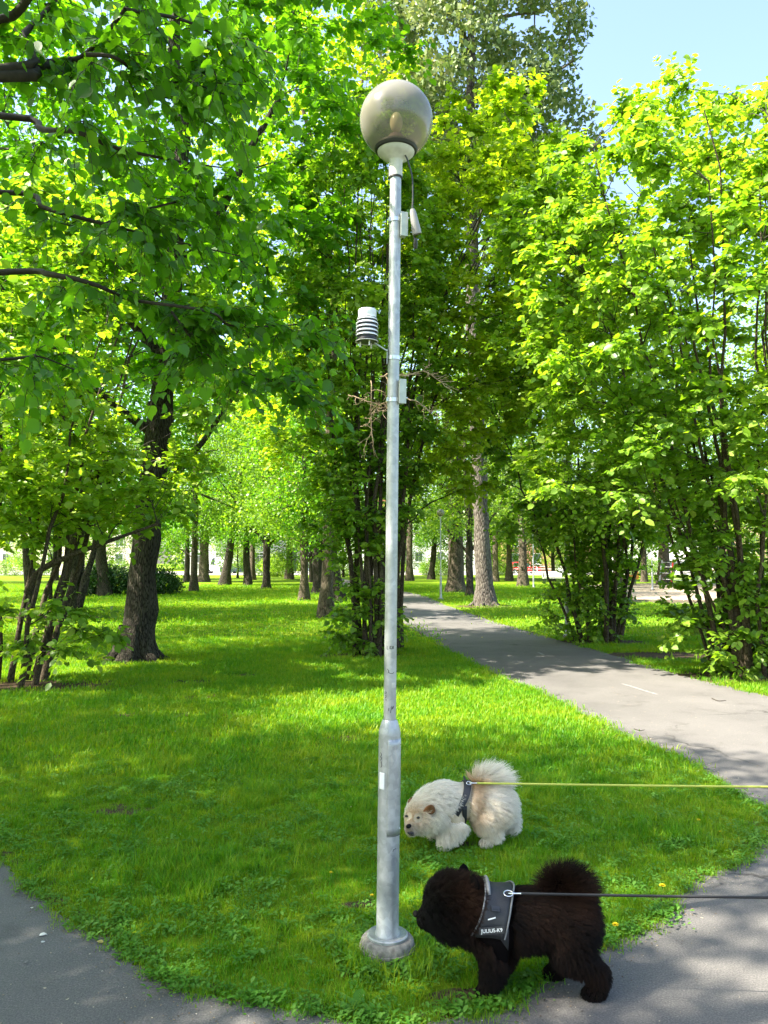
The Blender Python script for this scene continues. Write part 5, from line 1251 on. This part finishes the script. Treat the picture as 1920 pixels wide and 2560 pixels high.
def wrap_band(name, me, axis, rows, off, mat, parent, th=.006):
    """a band laid round a body: rows = [(angle from top, x0, x1)]; positive angle is the viewer's side"""
    v, nn, t = mesh_arrays(me); bv = BVHTree.FromPolygons([Vector(q) for q in v], [tuple(int(z) for z in q) for q in t]); W_ = 7; V = []
    for an, x0, x1 in rows:
        for x in np.linspace(x0, x1, W_):
            c = np.array([x, np.interp(x, axis[:, 0], axis[:, 1]), np.interp(x, axis[:, 0], axis[:, 2])]); d = np.array([0, -math.sin(an), math.cos(an)])
            h = bv.ray_cast(Vector(c+d*.5), Vector(-d), .6)[0]
            q = (np.array(h) if h else c+d*.12)+d*off; V.append(q)
    V = np.array(V); n = len(rows); g = V.reshape(n, W_, 3)
    for _ in range(3):   # let the webbing lie smooth
        g[1:-1] = (g[:-2]+2*g[1:-1]+g[2:])/4
    F = [(i*W_+j, i*W_+j+1, (i+1)*W_+j+1, (i+1)*W_+j) for i in range(n-1) for j in range(W_-1)]
    m_ = np_mesh(name, g.reshape(-1, 3), np.array(F), smooth=True); o = link(name, m_, mat, parent)
    s = o.modifiers.new('thickness', 'SOLIDIFY'); s.thickness = th; s.offset = 1
    return o, g
def ellipsoid(name, c, r, mat, parent, rot=None, sub=2):
    bm = bmesh.new(); bmesh.ops.create_icosphere(bm, subdivisions=sub, radius=1.0)
    bmesh.ops.transform(bm, matrix=Matrix.Translation(Vector(c)) @ (rot.to_4x4() if rot is not None else Matrix.Identity(4)) @ Matrix.Diagonal((*r, 1)), verts=bm.verts)
    return obj_bm(name, bm, mat, parent, True)
def ear(name, c, h, w, lean, mat, parent, yaw=0):
    """rounded triangular ear: a cupped shell"""
    V, n, m = [], 7, 7
    for i in range(n):
        t = i/(n-1); ww = w*(1-t**2.2)**.6 if t < 1 else 0
        for j in range(m):
            s = -1+2*j/(m-1); V.append((s*ww, -.35*w*(1-s*s)*(1-t*.6), h*t))
    F = [(i*m+j, i*m+j+1, (i+1)*m+j+1, (i+1)*m+j) for i in range(n-1) for j in range(m-1)]
    me = np_mesh(name, np.array(V), np.array(F), smooth=True)
    me.transform(Matrix.Translation(Vector(c)) @ Matrix.Rotation(yaw, 4, 'Z') @ Matrix.Rotation(lean[0], 4, 'X') @ Matrix.Rotation(lean[1], 4, 'Y'))
    o = link(name, me, mat, parent); s = o.modifiers.new('thickness', 'SOLIDIFY'); s.thickness = .008; return o
def ring(name, c, R, r, mat, parent, rot):
    t = np.linspace(0, 2*np.pi, 20); q = np.c_[R*np.cos(t), R*np.sin(t)*.75, 0*t]; q = q @ np.array(rot.to_matrix()).T + np.array(c)
    return tube_obj(name, [(q, np.full(20, r))], mat, parent, 6)

# ---- black dog
bd = empty('black_dog', (.60, 3.55, 0)); tag(bd, 'fluffy black dog in a harness standing at the path edge', 'dog')
ch = [[(.225, 0, .312, .108), (.08, 0, .310, .116), (-.08, 0, .30, .125), (-.17, 0, .325, .118), (-.24, 0, .355, .105), (-.315, .01, .355, .112)],
      [(-.33, .01, .345, .10), (-.385, .02, .310, .058), (-.415, .025, .298, .044)],
      [(-.12, -.06, .26, .085), (-.115, -.075, .17, .058), (-.135, -.08, .07, .044), (-.15, -.08, .035, .042), (-.175, -.08, .028, .034)],
      [(-.06, .06, .25, .085), (-.05, .07, .17, .055), (-.055, .075, .07, .043), (-.07, .075, .035, .042), (-.095, .075, .028, .034)],
      [(.215, -.055, .28, .092), (.205, -.08, .20, .074), (.27, -.085, .155, .050), (.335, -.085, .115, .040), (.33, -.085, .05, .04), (.31, -.085, .032, .042), (.285, -.085, .026, .034)],
      [(.24, .055, .26, .095), (.19, .075, .19, .07), (.205, .08, .14, .05), (.215, .08, .10, .042), (.195, .08, .045, .042), (.17, .08, .03, .040), (.15, .08, .026, .034)],
      [(.27, 0, .37, .045), (.285, 0, .42, .036), (.25, 0, .462, .036), (.19, .0, .470, .034), (.15, .01, .440, .028)]]
bme = body_from(ch); body = link('body', bme, M['skin_black'], bd)
axis = np.array([(-.3, 0, .31), (-.17, 0, .31), (.3, 0, .305)])
# saddle panel: from the withers down and forward over the shoulder
rows = [(an, lerp(-.150, -.225, t**1.2)+.015*math.sin(t*3.1), lerp(-.015, -.085, t)) for an, t in [(a_, abs(a_)/1.75) for a_ in np.linspace(-1.75, 1.75, 27)]]
tme = body_from(ch[:1]); pan, gp = wrap_band('harness_saddle', tme, axis, rows, .034, M['harness_black'], bd, .008)
for j in (0, 6): tube_obj('reflective_trim', [(gp[:, j]+np.array([0, 0, .003]), np.full(len(gp), .0042))], M['harness_trim'], pan, 6)
rows2 = [(a_, -.105, -.065) for a_ in np.linspace(1.5, 2*math.pi-1.5, 22)]
strap, gs = wrap_band('girth_strap', tme, axis, rows2, .024, M['harness_black'], bd, .005)
rows3 = [(a_, -.255, -.225) for a_ in np.linspace(1.3, 2*math.pi-1.3, 22)]
gc_ = gs
# grab handle on top
hp = gp[13, 1]+np.array([0, 0, .004]); tube_obj('handle', [(smooth_path([hp+np.array([-.012, -.075, -.028]), hp+np.array([-.012, -.05, .000]), hp+np.array([-.012, 0, .012]), hp+np.array([-.012, .05, .000])], 14), np.full(14, .009))], M['harness_trim'], pan, 8)
i_ = 17; rp = gp[i_, 5]; nrm = unit(np.cross(gp[i_+1, 4]-gp[i_-1, 4], gp[i_, 5]-gp[i_, 3])); nrm = nrm if nrm[1] < 0 else -nrm
RING_B = rp+nrm*.018
ring('leash_ring', RING_B, .020, .0028, M['metal_ring'], pan, Vector(nrm).to_track_quat('Z', 'Y'))
# buckle and the printed name patch
def patch_frame(i_, j0, j1):
    c = (gp[i_, j0]+gp[i_, j1])/2; u = unit(gp[i_, j1]-gp[i_, j0]); w_ = unit(gp[i_-2, 3]-gp[i_+2, 3]); n_ = unit(np.cross(u, w_)); 
    if n_[1] > 0: n_ = -n_
    w_ = np.cross(n_, u); return c, u, w_, n_
def frame_matrix(c, u, w_, n_): return Matrix(((u[0], w_[0], n_[0], c[0]), (u[1], w_[1], n_[1], c[1]), (u[2], w_[2], n_[2], c[2]), (0, 0, 0, 1)))
c, u, w_, n_ = patch_frame(24, 0, 6); c = c+n_*.014; tilt = unit(u*math.cos(.12)+w_*math.sin(.12)); w2 = np.cross(n_, tilt)
FM = frame_matrix(c, tilt, w2, n_)
bm = bmesh.new(); bm_box(bm, (0, 0, 0), (.108, .030, .004), None, .0012); bm.transform(FM); pt = obj_bm('name_patch', bm, M['black_plate'], pan)
fc = bpy.data.curves.new('lettering', 'FONT'); fc.body = 'JULIUS-K9'; fc.size = .021; fc.align_x = 'CENTER'; fc.align_y = 'CENTER'; fc.extrude = .0004; fc.offset = .0002; fc.materials.append(M['white_print'])
fo = bpy.data.objects.new('lettering_src', fc); lme = evaluated_mesh(fo); fo = link('lettering', lme, M['white_print']); fo.parent = pt; fo.matrix_local = FM @ Matrix.Translation(Vector((0, 0, .0030)))
c, u, w_, n_ = patch_frame(20, 1, 4); FM2 = frame_matrix(c+n_*.012, u, w_, n_)
bm = bmesh.new(); bm_box(bm, (0, 0, 0), (.036, .022, .008), None, .002); bm_box(bm, (0, .0, .004), (.028, .005, .006)); bm.transform(FM2); obj_bm('buckle', bm, M['black_plate'], pan)
c, u, w_, n_ = patch_frame(22, 1, 5); FM3 = frame_matrix(c+n_*.012, unit(u+w_*.25), w_, n_)
bm = bmesh.new(); bm_box(bm, (-.015, .008, 0), (.034, .005, .002)); bm.transform(FM3); obj_bm('reflective_tab', bm, M['white_print'], pan)
ear('ear', (-.205, -.050, .462), .058, .036, (.05, .12), M['skin_black'], bd, -1.0); ear('ear', (-.235, .070, .452), .062, .036, (-.2, .1), M['skin_black'], bd, .6)
ellipsoid('nose', (-.457, .028, .312), (.014, .020, .014), M['nose'], bd)
for s_ in (-1, 1): ellipsoid('eye', (-.405, .02+s_*.043, .362), (.009, .009, .009), M['eye'], bd)
def style_black(p, n_, rg):
    m = len(p); x, y, z = p.T
    face = near_w(p, (-.42, .02, .315), (.065, .08, .07)); head = near_w(p, (-.29, .01, .36), (.13, .16, .14)); tail = ((x > .10) & (z > .425)).astype(float)
    low = np.clip((.12-z)/.06, 0, 1); leg = np.clip((.24-z)/.08, 0, 1)*(1-low); rump = near_w(p, (.30, 0, .28), (.12, .2, .13))
    L = .045+.026*head+.010*rump; L = lerp(L, .025, leg*.8); L = lerp(L, .013, low); L = lerp(L, .010, np.clip(face*1.4, 0, 1)); L = np.where(tail > 0, .072, L)
    d = np.tile([.75, 0, -.45], (m, 1)); d = lerp(d, np.c_[.55*np.ones(m), y*4, (z-.33)*5], head[:, None]); d = lerp(d, np.array([.15, 0, -1.0]), np.clip(leg+low, 0, 1)[:, None])
    tdir = unit(np.c_[x-.21, y*.9, z-.42]); d = np.where(tail[:, None] > 0, tdir*.8+np.array([.5, 0, -.10]), d)
    stiff = np.clip(.35+.8*head+.3*rump, 0, 1.2)
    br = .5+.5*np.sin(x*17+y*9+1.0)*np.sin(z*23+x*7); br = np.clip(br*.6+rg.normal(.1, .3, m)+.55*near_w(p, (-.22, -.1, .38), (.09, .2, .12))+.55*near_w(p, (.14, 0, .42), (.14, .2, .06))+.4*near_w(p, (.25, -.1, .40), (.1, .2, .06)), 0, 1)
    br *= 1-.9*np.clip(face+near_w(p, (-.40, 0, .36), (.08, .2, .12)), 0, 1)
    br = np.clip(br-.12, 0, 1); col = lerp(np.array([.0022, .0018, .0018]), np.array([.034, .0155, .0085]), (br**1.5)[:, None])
    return L, d, col, stiff
av = np.concatenate([gp.reshape(-1, 3), gs.reshape(-1, 3), gc_.reshape(-1, 3)])
fur('coat', bme, 110000, style_black, M['fur_black'], bd, 1, av, clump=.6, per=32, soft=lambda q: (q[:, 2] > .415) & (q[:, 0] > .1))

# ---- cream dog
wd = empty('cream_dog', (.52, 5.3, 0)); tag(wd, 'cream and tan fluffy dog sniffing the grass behind the lamp', 'dog')
ch = [[(.22, .05, .282, .108), (.08, .02, .272, .118), (-.05, -.01, .270, .122), (-.13, -.03, .292, .120), (-.20, -.06, .272, .112), (-.285, -.11, .238, .092)],
      [(-.30, -.13, .228, .080), (-.335, -.185, .196, .052), (-.348, -.215, .185, .042)],
      [(-.07, -.08, .23, .082), (-.05, -.10, .165, .068), (-.095, -.11, .09, .056), (-.12, -.112, .045, .048), (-.14, -.11, .028, .036)],
      [(-.12, .055, .22, .07), (-.13, .06, .15, .052), (-.17, .055, .08, .043), (-.19, .05, .035, .04)],
      [(.20, -.03, .25, .092), (.145, -.055, .18, .070), (.20, -.06, .125, .046), (.215, -.06, .08, .038), (.165, -.065, .035, .040), (.14, -.065, .027, .034)],
      [(.25, .11, .25, .085), (.27, .12, .17, .062), (.35, .125, .11, .042), (.355, .125, .045, .04), (.33, .125, .03, .036)],
      [(.26, .06, .34, .042), (.28, .06, .385, .036), (.25, .055, .425, .036), (.18, .05, .437, .034), (.12, .04, .415, .028)]]
wme = body_from(ch); link('body', wme, M['skin_cream'], wd)
axw = np.array([(-.25, -.05, .27), (-.13, -.02, .275), (.06, .02, .28), (.3, .05, .285)])
rows = [(a_, lerp(.015, -.085, np.clip(abs(a_)/1.8, 0, 1)**3), lerp(.065, -.035, np.clip(abs(a_)/1.8, 0, 1)**3)) for a_ in np.linspace(-1.9, 1.9, 27)]
twm = body_from(ch[:1]); wp, gw = wrap_band('harness_saddle', twm, axw, rows, .034, M['harness_black'], wd, .008)
rows2 = [(a_, -.005, .025) for a_ in np.linspace(1.5, 2*math.pi-1.5, 20)]; _, gw2 = wrap_band('girth_strap', twm, axw, rows2, .022, M['harness_black'], wd, .005)
gw3 = gw2
rp = gw[16, 4]; RING_W = rp+np.array([0, -.012, .012]); ring('leash_ring', RING_W, .016, .0025, M['metal_ring'], wp, Vector((0, -.8, .6)).to_track_quat('Z', 'Y'))
hw = gw[13, 2]; tube_obj('handle', [(smooth_path([hw+np.array([-.005, -.055, -.018]), hw+np.array([-.008, -.03, .014]), hw+np.array([-.008, .03, .014])], 12), np.full(12, .008))], M['harness_black'], wp, 8)
ear('ear', (-.232, -.198, .270), .088, .040, (.70, .10), M['brown_ear'], wd, .1); ear('ear', (-.335, -.085, .292), .05, .032, (.2, -.3), M['brown_ear'], wd, .6)
ellipsoid('nose', (-.362, -.252, .203), (.020, .012, .015), M['nose'], wd, Matrix.Rotation(.5, 3, 'Z'))
ellipsoid('mouth', (-.345, -.240, .160), (.028, .024, .012), M['tongue'], wd, Matrix.Rotation(.5, 3, 'Z'))
ellipsoid('chin', (-.340, -.232, .147), (.022, .024, .011), M['tongue'], wd)
for cx_, cy_ in ((-.300, -.222), (-.375, -.192)): ellipsoid('eye', (cx_, cy_, .246), (.012, .009, .008), M['eye'], wd)
def style_white(p, n_, rg):
    m = len(p); x, y, z = p.T
    face = near_w(p, (-.345, -.205, .215), (.065, .075, .075)); head = near_w(p, (-.24, -.09, .26), (.12, .14, .13)); tail = ((x > .08) & (z > .385)).astype(float)
    low = np.clip((.09-z)/.05, 0, 1); leg = np.clip((.20-z)/.08, 0, 1)*(1-low); rump = near_w(p, (.31, .05, .22), (.13, .2, .13))
    L = .052+.034*head+.034*rump; L = lerp(L, .034, leg*.6); L = lerp(L, .014, low); L = lerp(L, .011, np.clip(face*1.5, 0, 1)); L = np.where(tail > 0, .058+.05*rg.uniform(0, 1, m), L)
    d = np.tile([.9, .1, -.6], (m, 1)); d = lerp(d, np.c_[.8*np.ones(m), (y+.05)*3, (z-.30)*3], head[:, None]); d = lerp(d, np.array([.25, 0, -1.0]), np.clip(leg+low, 0, 1)[:, None])
    d = lerp(d, np.array([1.1, 0, -.7]), (rump*.85)[:, None])
    tdir = unit(np.c_[x-.13, (y-.05)*.9, z-.37]); d = np.where(tail[:, None] > 0, tdir*1.0+np.array([.6, 0, -.05]), d); stiff = np.clip(.4+.6*head, 0, 1)
    tan = .95*near_w(p, (.085, -.02, .26), (.055, .2, .16))+.95*near_w(p, (-.335, -.2, .235), (.07, .08, .08))+.9*near_w(p, (.10, .04, .385), (.09, .1, .035))+.4*near_w(p, (.22, -.05, .2), (.08, .1, .1))
    tan = np.clip(tan+rg.normal(0, .12, m), 0, 1)
    col = lerp(np.array([.95, .90, .80]), np.array([.70, .46, .22]), (tan*.85)[:, None])*rg.uniform(.82, 1.12, m)[:, None]
    dk = near_w(p, (-.355, -.235, .19), (.035, .035, .03)); dk = np.clip(dk*.8+.9*near_w(p, (-.300, -.215, .248), (.024, .03, .016))+.9*near_w(p, (-.372, -.185, .248), (.024, .03, .016)), 0, .9); col = lerp(col, np.array([.12, .075, .05]), dk[:, None])
    return L, d, col, stiff
fur('coat', wme, 80000, style_white, M['fur_white'], wd, 2, np.concatenate([gw.reshape(-1, 3), gw2.reshape(-1, 3), np.array([(-.232, -.20, .285), (-.232, -.21, .31), (-.30, -.222, .25), (-.375, -.192, .25)])]), r0=.0011, clump=.62, per=30)

# ---- leashes, taut to the right
def leash(label, start, end, w, mat):
    o = empty('leash', start); tag(o, label, 'leash', 'dog leashes'); s = np.zeros(3); e = np.array(end)-np.array(start); u = unit(e)
    q = resample([s+u*.05, e], 24); q[:, 2] -= .006*np.sin(np.linspace(0, np.pi, 24))
    V = []; 
    for a_ in q: V += [a_+np.array([0, .001, w/2]), a_+np.array([0, -.001, w/2]), a_+np.array([0, -.001, -w/2]), a_+np.array([0, .001, -w/2])]
    F = [(4*i+j, 4*i+(j+1) % 4, 4*i+4+(j+1) % 4, 4*i+4+j) for i in range(23) for j in range(4)]
    link('webbing', np_mesh('webbing', np.array(V), np.array(F)), mat, o)
    tube_obj('snap_hook', [(resample([s, u*.02, u*.055], 8), np.array([.0022, .003, .005, .005, .0035, .004, .004, .005]))], M['metal_ring'], o, 8)
    return o
leash('yellow-green leash running taut from the cream dog', np.array(wd.location)+RING_W, P(2500, 1970, 4.9), .013, M['leash_yellow'])
leash('black leash running taut from the black dog', np.array(bd.location)+RING_B, P(2500, 2246, 3.3), .011, M['leash_black'])
